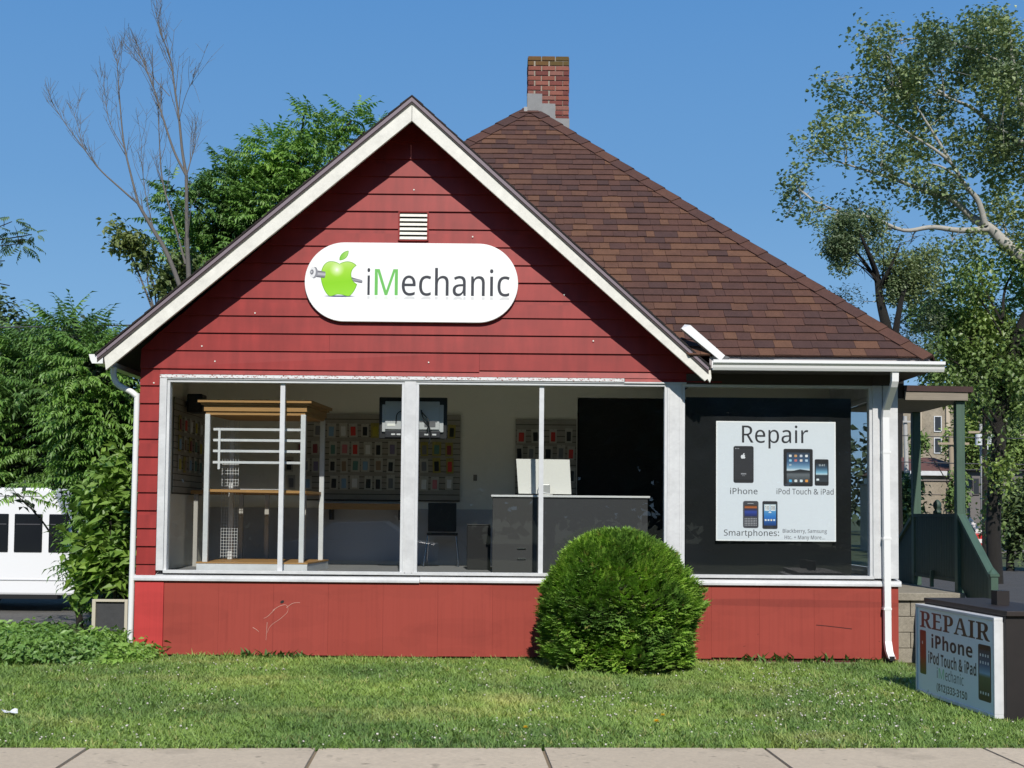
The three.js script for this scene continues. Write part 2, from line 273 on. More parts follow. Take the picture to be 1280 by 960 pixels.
  const rw = part(house, 'right_wall', [box(4.27, 4.365, 0, 1.0, -8.4, -.145), box(4.27, 4.365, 3.08, 3.5, -8.4, -.145), box(4.27, 4.365, 1.0, 3.08, -8.4, -1.95), box(4.27, 4.365, 1.0, 3.08, -.2, -.145)], M.white);
  const sw = part(house, 'side_window', [box(4.29, 4.345, 1.0, 1.05, -1.95, -.2), box(4.29, 4.345, 3.03, 3.08, -1.95, -.2), box(4.29, 4.345, 1.05, 3.03, -.25, -.2), box(4.29, 4.345, 1.05, 3.03, -1.95, -1.9)], M.whiteMetal);
  part(sw, 'pane', poly([[4.32, 1.05, -.25], [4.32, 1.05, -1.9], [4.32, 3.03, -1.9], [4.32, 3.03, -.25]]), M.glass);
  part(house, 'rear_wall', box(-4.02, 4.27, 0, 3.5, -8.4, -8.3), M.sidingBack);
  // interior
  part(house, 'floor', box(-4.02, 4.27, .86, .962, -8.3, -.145), M.carpet);
  part(house, 'ceiling', box(-4.02, 4.27, 3.45, 3.5, -8.3, -.125), M.ceiling);
  part(house, 'interior_wall', [box(-4.02, .92, .962, 3.45, -2.72, -2.6), box(.92, 2.9, 3.2, 3.45, -2.72, -2.6), box(2.9, 4.27, .962, 3.45, -2.72, -2.6), box(-4.018, -3.99, .962, 3.45, -2.6, -.13)], M.taupe);
  part(house, 'wainscot', box(-3.98, .90, .963, 1.70, -2.599, -2.585), M.paleWall, 'pale blue grey lower part of the inside wall');
  part(house, 'doorway', [box(.94, 2.88, .963, 3.19, -2.70, -2.66)], M.darkRoom, 'dark sheet filling the back doorway in place of an unlit room');  // dark sheet put in for the unlit room beyond the opening
  part(house, 'wall_outlet', rbox(-.455, -.405, 2.08, 2.16, -2.599, -2.59, .003), std(.2, .18, .15, .6));
  // --- windows: frame, mullion and panes
  const win = (x0, x1, muls, label) => {
    const y0 = .988, y1 = 3.094, w = part(house, 'display_window', [box(x0 - .03, x0, y0, y1, -.09, .012), box(x1, x1 + .03, y0, y1, -.09, .012), box(x0 - .03, x1 + .03, y1, y1 + .028, -.09, .014), box(x0 - .03, x1 + .03, y0 - .03, y0, -.09, .016)], M.whiteMetal, label);
    let a = x0; for (const m of [...muls, null]) { const b = m === null ? x1 : m - .012; part(w, 'pane', poly([[a, y0, -.045], [b, y0, -.045], [b, y1, -.045], [a, y1, -.045]]), M.glass); a = m === null ? 0 : m + .012; }
    for (const m of muls) part(w, 'mullion', box(m - .026, m + .026, y0, y1 - .004, -.07, -.018), M.whiteMetal);
    return w;
  };
  win(-3.80, -1.196, [-2.54], 'left display window'); win(-1.005, 1.756, [.376], 'middle display window'); win(1.985, 4.06, [], 'right display window');
  const tr = part(house, 'window_trim', box(-3.91, -3.832, .985, 3.165, -.10, .034), M.white);
  const chip = std(.76, .76, .765, .6, { map: tex(512, (i, j) => { const a = N2[j * 512 + i] * .6 + N3[(j % 256) * 256 + i % 256] * .4, e = N1[j * 512 + i]; return a > .66 - .12 * e ? [.62, .40, .36] : a > .60 ? [.8, .77, .74] : [.98, .98, .98]; }, .8, .5) });
  part(tr, 'header_trim', box(-3.91, 1.30, 3.140, 3.176, -.10, .040), chip, 'top trim with chipped white paint');
  part(tr, 'header_trim', box(1.302, 2.0, 3.124, 3.140, -.10, .034), M.white);
  part(tr, 'header_trim', box(-3.832, 1.30, 3.124, 3.139, -.10, .028), M.white);
  part(tr, 'shade_dark_header', [box(2.0, 4.37, 3.126, 3.238, -.10, .022), box(4.092, 4.374, 3.1265, 3.30, -.145, .034)], M.soffit, 'header under the right eave with shade put into its dark colour');  // soffit colour stands in for eave shadow on the header and corner top
  for (const [a, b] of [[-1.166, -1.035], [1.786, 1.955]]) part(tr, 'window_post', [rbox(a, b, .96, 3.124, -.11, .024, .006), box(a + .022, a + .030, .97, 3.12, .0245, .030), box(b - .030, b - .022, .97, 3.12, .0245, .030)], M.white);
  part(tr, 'corner_board', [rbox(4.092, 4.198, .96, 3.124, -.11, .030, .005), rbox(4.206, 4.374, .96, 3.124, -.145, .036, .006)], M.white);
  const sill = part(house, 'window_sill', box(-3.832, 4.1, .955, .986, -.11, .03), M.white);
  const sl = (a, b, d) => { part(sill, 'sill_board', hex([[a, .905 + d, .048], [b, .905 + d, .048], [b, .93 + d, .042], [a, .93 + d, .042], [a, .905 + d, -.1], [b, .905 + d, -.1], [b, .954, -.1], [a, .954, -.1]]), M.white); part(sill, 'sill_lip', rbox(a, b, .873 + d, .9045 + d, -.08, .056, .006), M.white); };
  sl(-4.15, -.97, -.004); sl(-.967, 2.13, .002); sl(2.133, 4.40, 0);
  // --- gable roof
  const gr = part(house, 'gable_roof', [
    hex([[-4.50, 3.262, .41], [AX, 6.165, .41], [AX, 6.235, .41], [-4.50, 3.325, .41], [-4.50, 3.262, -3.3], [AX, 6.165, -3.3], [AX, 6.235, -3.3], [-4.50, 3.325, -3.3]]),
    hex([[AX, 6.165, .41], [2.19, 3.20, .41], [2.19, 3.262, .41], [AX, 6.235, .41], [AX, 6.165, -2.9], [2.19, 3.20, -2.9], [2.19, 3.262, -2.9], [AX, 6.235, -2.9]])], M.soffit);
  // shingle courses seen edge-on along both rakes
  for (const s of [-1, 1]) { const n = 26; for (let k = 0; k < n; k++) { const t0 = k / n, t1 = (k + 1.08) / n, ex = s < 0 ? -4.52 : 2.21, ey = s < 0 ? 3.335 : 3.262; const P = t => [lerp(ex, AX, Math.min(1, t)), lerp(ey, 6.243, Math.min(1, t))]; const a = P(t0), b = P(t1), z = .425 + (r() - .5) * .008; const q = s < 0 ? [a, b] : [b, a];
    part(gr, 'shingle_course', hex([[...q[0], z], [...q[1], z], [q[1][0], q[1][1] + (s < 0 ? .016 : .026), z], [q[0][0], q[0][1] + (s < 0 ? .026 : .016), z], [...q[0], -2.7], [...q[1], -2.7], [q[1][0], q[1][1] + (s < 0 ? .016 : .026), -2.7], [q[0][0], q[0][1] + (s < 0 ? .026 : .016), -2.7]]), M.edge[k % 2]); } }
  part(gr, 'drip_edge', [hex([[-4.50, 3.300, .418], [AX, 6.190, .418], [AX, 6.24, .418], [-4.50, 3.338, .418], [-4.50, 3.300, .405], [AX, 6.190, .405], [AX, 6.24, .405], [-4.50, 3.338, .405]]), hex([[AX, 6.190, .418], [2.19, 3.232, .418], [2.19, 3.266, .418], [AX, 6.24, .418], [AX, 6.190, .405], [2.19, 3.232, .405], [2.19, 3.266, .405], [AX, 6.24, .405]])], M.drip);
  const rake = part(house, 'rake_board', [prismZ([[-4.405, 3.178], [AX - .002, 5.974], [AX - .002, 6.172], [-4.43, 3.335]], .358, .398, .004)], M.cream, 'cream board along the left slope of the gable');
  part(rake, 'moulding', prismZ([[-4.43, 3.322], [AX - .002, 6.160], [AX - .002, 6.196], [-4.43, 3.352]], .388, .407, .003), M.cream);
  const rake2 = part(house, 'rake_board', [prismZ([[AX + .002, 5.974], [2.150, 3.118], [2.178, 3.142], [2.205, 3.10], [2.222, 3.150], [2.215, 3.262], [AX + .002, 6.172]], .358, .398, .004)], M.cream, 'cream board along the right slope of the gable, split at its tip');
  part(rake2, 'moulding', prismZ([[AX + .002, 6.160], [2.2, 3.250], [2.205, 3.286], [AX + .002, 6.196]], .388, .407, .003), M.cream);
  // louvred vent
  const vent = part(house, 'gable_vent', [box(-1.262, -1.245, 4.72, 5.05, 0, .036), box(-.935, -.918, 4.72, 5.05, 0, .036), box(-1.245, -.935, 4.715, 4.728, 0, .036), box(-1.245, -.935, 5.04, 5.052, 0, .036)], M.siding[0]);
  part(vent, 'vent_back', box(-1.245, -.935, 4.728, 5.04, .0, .004), M.black);
  for (let k = 0; k < 6; k++) { const y = 4.732 + k * .0515; part(vent, 'louvre', hex([[-1.244, y, .040], [-.936, y, .040], [-.936, y + .034, .020], [-1.244, y + .034, .020], [-1.244, y, .034], [-.936, y, .034], [-.936, y + .034, .014], [-1.244, y + .034, .014]]), M.cream); }
}
// --- hip roof: plane of the front face  y = 3.396 + .903 (.43 - z)
const HP = { y0: 3.396, z0: .43, m: .9037, xr: 4.63, xl: -4.40, ax0: .19, ax1: .36, az: -4.2, ay: 7.58 };
{
  const A = [HP.ax0, HP.ay, HP.az], B = [HP.ax1, HP.ay, HP.az], FR = [HP.xr, HP.y0, HP.z0], FL = [HP.xl, HP.y0, HP.z0], BR = [HP.xr, HP.y0, -8.83], BL = [HP.xl, HP.y0, -8.83];
  const hy = z => HP.y0 + HP.m * (HP.z0 - z);
  const zr = HP.z0 - (6.2 - HP.y0) / HP.m, xv = y => AX + (6.2 - y) / .882;
  const roof = part(house, 'hip_roof', [poly([FR, B, A, [AX, 6.2, zr], [xv(3.396), 3.396, HP.z0]].map(([x, y, z]) => [x, y - .004, z - .002])), poly([A, FL, [AX, 6.2, zr]]), poly([BR, B, FR]), poly([FL, A, BL]), poly([BL, A, B, BR])], M.shingle[1]);
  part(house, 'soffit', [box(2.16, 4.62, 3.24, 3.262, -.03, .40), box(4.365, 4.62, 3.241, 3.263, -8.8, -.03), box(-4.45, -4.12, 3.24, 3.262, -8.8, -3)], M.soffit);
  part(house, 'fascia_board', [box(2.2, 4.62, 3.262, 3.39, .385, .40), box(4.605, 4.62, 3.263, 3.39, -8.8, .385)], M.creamDark);
  // shingles laid in courses, each tab its own piece
  const r = rng(91), E = .150, slope = Math.hypot(1, HP.m), list = []; // y step per course
  const dz = E / slope, dy = dz * HP.m, ny = 1 / slope, nz = HP.m / slope;
  const hipX = y => lerp(HP.xr, HP.ax1, (y - HP.y0) / (HP.ay - HP.y0)), hipL = y => lerp(HP.xl, HP.ax0, (y - HP.y0) / (HP.ay - HP.y0));
  for (let k = 0; k < 42; k++) {
    const y0 = HP.y0 + k * dy, y1 = y0 + dy; if (y1 > HP.ay) break;
    const lb = y0 < 6.15 ? xv(y0) - .12 : hipL(y0), lt = y0 < 6.15 ? xv(y1) - .12 : hipL(y1), rb = hipX(y0), rtp = hipX(y1);
    let x = lb + r() * .2; const cuts = [lb]; while (x < rb - .1) { cuts.push(x); x += .10 + r() * .24; } cuts.push(rb);
    for (let i = 0; i < cuts.length - 1; i++) {
      const a = cuts[i] + .0015, b = cuts[i + 1] - .0015, at_ = i === 0 ? lt : a, bt = i === cuts.length - 2 ? Math.max(rtp, a) : b, th = .014 + r() * .008, drop = r() < .25 ? .006 : 0;
      const f = (x, y, h) => [x, y + ny * h, HP.z0 - (y - HP.y0) / HP.m + nz * h];
      const tone = r() < .62 ? Math.floor(r() * 4) : 4 + Math.floor(r() * 3);
      list.push({ g: hex([f(a, y0 - drop, th), f(b, y0 - drop, th), f(Math.min(bt, rtp), y1 + .01, .003), f(Math.max(at_, lt), y1 + .01, .003), f(a, y0 - drop, 0), f(b, y0 - drop, 0), f(Math.min(bt, rtp), y1 + .01, 0), f(Math.max(at_, lt), y1 + .01, 0)]), tone });
    }
  }
  list.slice(0, 298).forEach(s => part(roof, 'shingle', s.g, M.shingle[s.tone]));
  const rest = list.slice(298); rest.forEach(s => { const n = s.g.attributes.position.count, c = new Float32Array(n * 3); for (let i = 0; i < n; i++) c.set(TONES[s.tone], i * 3); s.g.setAttribute('color', new THREE.BufferAttribute(c, 3)); });
  part(roof, 'shingles', rest.map(s => s.g), M.shingleMix).userData.kind = 'stuff';
  // caps along both hips
  const caps = (from, to, n, side) => {
    const d = to.clone().sub(from).normalize(), L = from.distanceTo(to), nF = V(0, ny, nz), sF = d.clone().cross(nF).normalize().multiplyScalar(-side), nS = V(side, 1 / HP.m, 0).normalize(), sS = nS.clone().cross(d).normalize().multiplyScalar(-side);
    for (let k = 0; k < n; k++) {
      const p0 = from.clone().addScaledVector(d, L * k / n), p1 = from.clone().addScaledVector(d, Math.min(L, L * (k + 1.15) / n)), up = V(0, 1, 0), g = [];
      for (const [s, nn] of [[sF, nF], [sS, nS]]) { const w = .15, q = (p, h, o) => p.clone().addScaledVector(nn, h).addScaledVector(s, o).addScaledVector(up, .012).toArray(); g.push(poly([q(p0, .026, -.004), q(p0, .022, w), q(p1, .008, w), q(p1, .012, -.004)]), poly([q(p0, .026, -.004), q(p0, .022, w), q(p0, .004, w), q(p0, .006, -.004)]), poly([q(p0, .022, w), q(p1, .008, w), q(p1, -.004, w), q(p0, .002, w)])); }
      part(roof, 'hip_cap', merge(g), M.shingle[[0, 2, 1, 3, 6, 0][Math.floor(r() * 6)]]);
    }
  };
  caps(V(...FR), V(...B), 23, 1); caps(V(-2.4, hy(-1.65), -1.65), V(...A), 13, -1);
  part(roof, 'ridge_cap', hex([[.12, 7.50, -4.06], [.42, 7.50, -4.06], [.38, 7.595, -4.17], [.17, 7.60, -4.17], [.12, 7.50, -4.35], [.42, 7.50, -4.35], [.38, 7.59, -4.2], [.17, 7.59, -4.2]]), M.shingle[0]);
  // --- chimney
  const ch = part(house, 'chimney', box(.252, .838, 6.5, 8.345, -4.728, -4.142), M.mortar); const q = rng(15);
  const bg = [.190, .086].map(w => rbox(-w / 2, w / 2, -.031, .031, -.045, .045, .004));
  for (let k = 0; k < 16; k++) {
    const y = 8.362 - .033 - k * .0735, off = k % 2, xs = off ? [[.289, 1], [.448, 0], [.660, 0], [.803, 1]] : [[.342, 0], [.545, 0], [.748, 0]];
    const mt = () => k < 2 ? M.brickMoss[Math.floor(q() * 2)] : k === 15 || (k === 14 && q() < .5) ? M.brickMoss[0] : M.bricks[Math.floor(q() * 5)];
    for (const [x, s] of xs) copyPart(ch, 'brick', bg[s], mt(), [x + (q() - .5) * .006, y, -4.177 + q() * .005]);
    for (const z of off ? [-4.33, -4.54] : [-4.26, -4.46, -4.66]) for (const sx of [.285, .805]) copyPart(ch, 'brick', bg[off && z < -4.5 ? 0 : 0], mt(), [sx + (sx > .5 ? q() * .004 : -q() * .004), y, z - .02], [0, Math.PI / 2, 0]);
    for (const x of off ? [.40, .62] : [.342, .545, .748]) copyPart(ch, 'brick', bg[0], mt(), [x, y, -4.69]);
  }
  const fl = (x0, x1, y0, y1, z, tilt) => part(ch, 'flashing', hex([[x0, y0, z + tilt], [x1, y0 - .02, z + tilt], [x1, y1 - .004, z], [x0, y1, z], [x0, y0, z - .006], [x1, y0 - .02, z - .006], [x1, y1 - .004, z - .006], [x0, y1, z - .006]]), M.lead);
  fl(.236, .455, 7.45, 7.80, -4.118, .006); fl(.452, .648, 7.30, 7.655, -4.121, .012); fl(.645, .856, 7.0, 7.435, -4.118, .02);
  fl(.19, .24, 7.53, 7.60, -4.11, .02);
}
// --- gutters and downspouts
{
  const prof = [[.335, 3.345], [.335, 3.238], [.40, 3.236], [.415, 3.262], [.422, 3.288], [.448, 3.312], [.448, 3.345], [.440, 3.345], [.440, 3.318], [.412, 3.292], [.404, 3.246], [.345, 3.246], [.345, 3.345]];
  const gt = part(house, 'gutter', prismX(prof.map(([z, y]) => [z + .06, y]), 2.225, 4.745), M.gutter, 'white gutter along the right eave');
  part(gt, 'end_cap', prismX([[.40, 3.345], [.40, 3.238], [.46, 3.236], [.475, 3.262], [.482, 3.288], [.508, 3.312], [.508, 3.345]], 4.745, 4.752), M.gutter);
  const sp = (pts, w, d, mat) => { const g = []; for (let i = 0; i < pts.length - 1; i++) { const a = pts[i], b = pts[i + 1]; g.push(hex([[a[0] - w, a[1], a[2] + d], [a[0] + w, a[1], a[2] + d], [b[0] + w, b[1], b[2] + d], [b[0] - w, b[1], b[2] + d], [a[0] - w, a[1], a[2] - d], [a[0] + w, a[1], a[2] - d], [b[0] + w, b[1], b[2] - d], [b[0] - w, b[1], b[2] - d]])); } return merge(g); };
  const ds = part(house, 'downspout', sp([[4.228, .27, .085], [4.215, 2.76, .085], [4.216, 2.84, .11], [4.225, 3.07, .36], [4.226, 3.13, .40], [4.226, 3.24, .41]], .036, .036), M.gutter, 'white downspout on the right corner');
  part(ds, 'outlet_elbow', [sp([[4.235, .10, .20], [4.228, .17, .135], [4.228, .272, .086]], .037, .037)], M.gutter);
  part(ds, 'outlet_mouth', hex([[4.207, .075, .2385], [4.263, .075, .2385], [4.263, .122, .2389], [4.207, .122, .2389], [4.207, .075, .18], [4.263, .075, .18], [4.263, .122, .18], [4.207, .122, .18]]), M.black);
  part(ds, 'drain_pipe', new THREE.CylinderGeometry(.045, .045, .2, 12).translate(4.235, -.0, .12), M.black);
  for (const y of [.62, 2.36, 1.4]) part(ds, 'strap', box(4.178, 4.268, y, y + .025, .04, .124), M.gutter);
  const g2 = part(house, 'gutter', [hex([[-4.59, 3.345, .40], [-4.43, 3.345, .40], [-4.43, 3.335, .40], [-4.585, 3.335, .40], [-4.59, 3.345, -8], [-4.43, 3.345, -8], [-4.43, 3.335, -8], [-4.585, 3.335, -8]]), prismZ([[-4.585, 3.335], [-4.57, 3.29], [-4.55, 3.255], [-4.44, 3.255], [-4.44, 3.335]], -8, .40)], M.gutter, 'white gutter end at the left eave');
  part(g2, 'end_cap', prismZ([[-4.592, 3.35], [-4.575, 3.29], [-4.555, 3.25], [-4.437, 3.25], [-4.437, 3.35]], .40, .406), M.gutter);
  part(house, 'downspout', [tube([V(-4.44, 3.25, .0), V(-4.44, 3.16, .0), V(-4.39, 3.06, .0), V(-4.24, 2.98, .0), V(-4.175, 2.93, 0)], .035, .035, 8, 18), tube([V(-4.172, 2.96, .0), V(-4.178, 1.6, 0), V(-4.186, .18, 0)], .033, .033, 8, 6)], M.gutter, 'white downspout on the left corner');
  // short diverter gutter lying beside the gable on the roof
  const a = V(1.885, 3.69, .44), b = V(2.31, 3.335, .47), up = V(.64, .77, 0).multiplyScalar(.075), bk = V(0, 0, -.10);
  const c = (p, u, k) => p.clone().addScaledVector(up, u).addScaledVector(bk, k).toArray();
  const dv = part(house, 'diverter_gutter', hex([c(a, 0, 0), c(b, 0, 0), c(b, 1, 0), c(a.clone().add(V(.05, -.02, 0)), 1, 0), c(a, 0, 1), c(b, 0, 1), c(b, 1, 1), c(a, 1, 1)]), M.gutter, 'short white gutter lying beside the gable on the shingles');
  part(dv, 'end_cap', hex([c(b, 0, 0), c(b.clone().add(V(.05, -.015, -.01)), .15, 0), c(b.clone().add(V(.06, -.01, -.01)), .9, 0), c(b, 1, 0), c(b, 0, 1), c(b.clone().add(V(.05, -.015, 0)), .15, 1), c(b.clone().add(V(.06, -.01, 0)), .9, 1), c(b, 1, 1)]), M.lead);
}
// --- side porch
{
  const pr = part(house, 'porch_roof', hex([[4.40, 3.02, -.44], [5.33, 3.005, -.44], [5.33, 3.03, -.44], [4.40, 3.045, -.44], [4.40, 3.02, -2.35], [5.33, 3.005, -2.35], [5.33, 3.03, -2.35], [4.40, 3.045, -2.35]]), M.greyWood);
  part(pr, 'porch_fascia', [box(4.59, 5.32, 3.006, 3.105, -.43, -.40), box(5.30, 5.33, 3.005, 3.10, -2.3, -.432)], M.greyWood, 'weathered grey fascia board');
  part(pr, 'roofing', hex([[4.58, 3.108, -.385], [5.375, 3.100, -.385], [5.375, 3.165, -.385], [4.58, 3.175, -.385], [4.58, 3.108, -2.4], [5.375, 3.10, -2.4], [5.375, 3.165, -2.4], [4.58, 3.175, -2.4]]), std(.10, .055, .05, .9, { map: again(tGrit, .4) }));
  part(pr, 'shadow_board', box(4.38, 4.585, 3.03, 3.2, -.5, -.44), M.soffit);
  const post = (x, z, y0, y1) => part(house, 'porch_post', rbox(x - .05, x + .05, y0, y1, z - .05, z + .05, .008), M.green);
  post(5.25, -.5, .78, 3.005); post(5.27, -2.15, .78, 3.005);
  const rail = part(house, 'porch_railing', [box(5.215, 5.285, 1.655, 1.695, -2.1, -.55), box(5.225, 5.275, .90, .94, -2.1, -.55)], M.greenDark);
  for (let k = 0; k < 17; k++) { const z = -2.08 + k * .0895; part(rail, 'board', rbox(5.237, 5.258, .90, 1.655, z, z + .086, .004), M.greenDark); }
  part(rail, 'middle_post', [rbox(5.19, 5.23, .80, 1.0, -1.40, -1.36, .004)], M.green);
  part(rail, 'finial', new THREE.LatheGeometry([[.0, 0], [.05, 0], [.05, .03], [.03, .045], [.045, .075], [.052, .10], [.045, .135], [.02, .165], [0, .175]].map(p => new THREE.Vector2(...p)), 14).translate(5.25, 1.695, -1.28), M.greenDark);
  const slope = (z0, y0, z1, y1, name, lab) => { const s = part(house, name, [hex([[5.205, y0 - .045, z0], [5.295, y0 - .045, z0], [5.295, y0, z0], [5.205, y0, z0], [5.205, y1 - .045, z1], [5.295, y1 - .045, z1], [5.295, y1, z1], [5.205, y1, z1]])], M.green, lab);
    const n = Math.round(Math.abs(z1 - z0) / .09); for (let k = 0; k < n; k++) { const a = lerp(z0, z1, (k + .02) / n), b = lerp(z0, z1, (k + .98) / n), ya = lerp(y0, y1, k / n) - .05, yb = lerp(y0, y1, (k + 1) / n) - .05; part(s, 'board', hex([[5.237, ya - .78, a], [5.258, ya - .78, a], [5.258, ya, a], [5.237, ya, a], [5.237, yb - .78, b], [5.258, yb - .78, b], [5.258, yb, b], [5.237, yb, b]]), M.greenDark); } return s; };
  slope(-.46, 1.70, .52, 1.02, 'stair_railing', 'green sloping stair railing'); slope(-2.2, 1.66, -3.2, 1.12, 'stair_railing');
  const nw = part(house, 'newel_post', rbox(5.19, 5.27, .0, 1.02, .52, .60, .006), M.green, 'green newel post with a pointed cap');
  part(nw, 'post_cap', [box(5.18, 5.28, 1.021, 1.045, .51, .61), new THREE.ConeGeometry(.066, .075, 4).rotateY(Math.PI / 4).translate(5.23, 1.083, .56)], M.green);
  const stp = part(house, 'porch_floor', rbox(4.39, 5.22, .70, .79, -2.9, -.25, .012), M.concrete);
  part(stp, 'porch_foundation', box(4.40, 5.20, -.05, .70, -2.85, -.33), std(.16, .14, .11, .95)); for (let k = 0; k < 4; k++) for (const [a, b] of k % 2 ? [[4.385, 4.60], [4.606, 5.0], [5.006, 5.21]] : [[4.385, 4.79], [4.796, 5.21]]) part(stp, 'foundation_block', rbox(a, b, -.015 + k * .179, -.015 + k * .179 + .173, -.6, -.29 + R0() * .004, .006), M.concrete);
  [[.63, -.03], [.47, .19], [.31, .41], [.155, .63]].forEach(([y, z], i) => part(house, 'step', rbox(4.66, 5.19, y - .165, y, -.31, z, .010), M.concrete));
}

// ------------------------------------------------------------------ signs
{
  const w = 2048, h = 761, k = w / 265.5, X = u => (u - 382) * k, Y = v => (v - 305.3) * k, hw = 1.199, hh = .4485, cx = -1.102, cy = 4.235;
  const face = canvasTex(w, h, g => {
    g.fillStyle = '#fdfdfc'; g.fillRect(0, 0, w, h);
    const q = rng(8); for (let i = 0; i < 40; i++) { g.fillStyle = `rgba(120,115,105,${.01 + q() * .02})`; g.fillRect(q() * w, h * (.55 + .45 * q()), 2 + q() * 5, 30 + q() * 150); }
    const P = (a, b) => [X(370 + a / 8), Y(290 + b / 8)];
    const path = l => { g.beginPath(); g.moveTo(...P(...l[0])); for (let i = 1; i < l.length; i += 3) g.bezierCurveTo(...P(...l[i]), ...P(...l[i + 1]), ...P(...l[i + 2])); g.closePath(); };
    // shadow under the apple
    let s = g.createLinearGradient(...P(270, 0), ...P(610, 0)); s.addColorStop(0, 'rgba(90,90,130,0)'); s.addColorStop(.3, 'rgba(60,60,110,.9)'); s.addColorStop(.8, 'rgba(60,60,110,.8)'); s.addColorStop(1, 'rgba(90,90,130,0)'); g.fillStyle = s; g.beginPath(); g.ellipse(...P(440, 660), 168 / 8 * k, 8 / 8 * k, 0, 0, 7); g.fill();
    // bolt tip
    let m = g.createLinearGradient(...P(610, 478), ...P(605, 525)); m.addColorStop(0, '#55555c'); m.addColorStop(.4, '#a9a9b0'); m.addColorStop(1, '#4a4a52'); g.fillStyle = m; path([[565, 470], [600, 482], [640, 490], [668, 497], [672, 510], [672, 522], [664, 528], [640, 526], [600, 516], [580, 512], [560, 500], [555, 485], [565, 470]]); g.fill();
    // the apple
    path([[440, 340], [470, 322], [495, 315], [522, 315], [560, 318], [588, 332], [606, 353], [570, 378], [552, 410], [556, 450], [560, 500], [585, 525], [615, 541], [600, 590], [575, 632], [545, 655], [520, 668], [490, 640], [430, 640], [395, 640], [370, 668], [340, 655], [300, 630], [262, 540], [258, 470], [255, 380], [295, 315], [355, 315], [390, 315], [415, 325], [440, 340]]);
    let a = g.createLinearGradient(...P(400, 310), ...P(430, 660)); a.addColorStop(0, '#c3e57e'); a.addColorStop(.28, '#a4dc3c'); a.addColorStop(.6, '#8fd51e'); a.addColorStop(1, '#9ade3a'); g.fillStyle = a; g.fill(); g.lineWidth = .75 * k; g.strokeStyle = '#6cab2a'; g.stroke();
    let hl = g.createRadialGradient(...P(415, 395), 2, ...P(415, 395), 9.5 * k); hl.addColorStop(0, 'rgba(255,255,255,.95)'); hl.addColorStop(.35, 'rgba(245,255,225,.6)'); hl.addColorStop(1, 'rgba(255,255,255,0)'); g.fillStyle = hl; g.beginPath(); g.arc(...P(415, 395), 10 * k, 0, 7); g.fill();
    path([[442, 300], [436, 262], [470, 215], [525, 208], [530, 250], [500, 298], [442, 300]]); let lf = g.createLinearGradient(...P(440, 250), ...P(525, 260)); lf.addColorStop(0, '#79c436'); lf.addColorStop(1, '#b2e07a'); g.fillStyle = lf; g.fill(); g.stroke();
    // bolt shaft and head on the left
    m = g.createLinearGradient(...P(250, 408), ...P(244, 478)); m.addColorStop(0, '#58585e'); m.addColorStop(.45, '#c9c9ce'); m.addColorStop(1, '#4d4d55'); g.fillStyle = m; path([[196, 405], [230, 405], [265, 412], [300, 418], [304, 440], [302, 462], [292, 480], [255, 478], [225, 474], [190, 470], [196, 405], [196, 405], [196, 405]]); g.fill();
    g.fillStyle = '#8f8f96'; g.beginPath(); g.ellipse(...P(190, 428), 34 / 8 * k, 58 / 8 * k, .12, 0, 7); g.fill();
    g.fillStyle = '#e6e6e8'; g.beginPath(); g.ellipse(...P(172, 425), 32 / 8 * k, 55 / 8 * k, .12, 0, 7); g.fill();
    g.fillStyle = '#77777e'; g.beginPath(); g.ellipse(...P(166, 422), 17 / 8 * k, 26 / 8 * k, .12, 0, 7); g.fill(); g.fillStyle = '#c2c2c6'; g.beginPath(); g.ellipse(...P(164, 420), 8 / 8 * k, 12 / 8 * k, .12, 0, 7); g.fill();
    // lettering with a faint mirror image below
    const lets = () => { const base = Y(370.7), cap = 32.6 * k; const parts = [['i', 459.8, 463.4, '#3f4046'], ['M', 469, 498, '#73c260'], ['echanic', 502.8, 637, '#3f4046']]; for (const [t, x0, x1, c] of parts) fitText(g, t, '% sans-serif', X(x0), base, (x1 - x0) * k, cap, c); };
    g.save(); g.translate(0, 2 * Y(371.4)); g.scale(1, -1); g.globalAlpha = .16; g.beginPath(); g.rect(0, Y(367.2), w, Y(371) - Y(367.2)); g.clip(); lets(); g.restore(); lets();
  });
  const pill = (r2, s = 0) => { const sh = new THREE.Shape(), a = hw - hh; sh.absarc(a, 0, hh - s, -Math.PI / 2, Math.PI / 2); sh.absarc(-a, 0, hh - s, Math.PI / 2, Math.PI * 1.5); sh.closePath(); return sh; };
  const t = thing('shop_sign', 'white rounded name sign with green apple pierced by a bolt on the gable', 'sign', [cx, cy, .03]);
  const pg = new THREE.ExtrudeGeometry(pill(), { depth: .028, bevelEnabled: true, bevelSize: .003, bevelThickness: .003, bevelOffset: -.003, curveSegments: 40 }); pg.translate(cx, cy, .032);
  part(t, 'sign_board', pg, std(.82, .82, .82, .4));
  const fg = new THREE.ShapeGeometry(pill(0, .004), 48), p = fg.attributes.position, u = fg.attributes.uv; for (let i = 0; i < p.count; i++) u.setXY(i, (p.getX(i) + hw) / (2 * hw), (p.getY(i) + hh) / (2 * hh)); fg.translate(cx, cy, .0655);
  part(t, 'sign_face', fg, new THREE.MeshStandardMaterial({ map: face, roughness: .35, color: new THREE.Color().setRGB(.92, .92, .92) }));
}
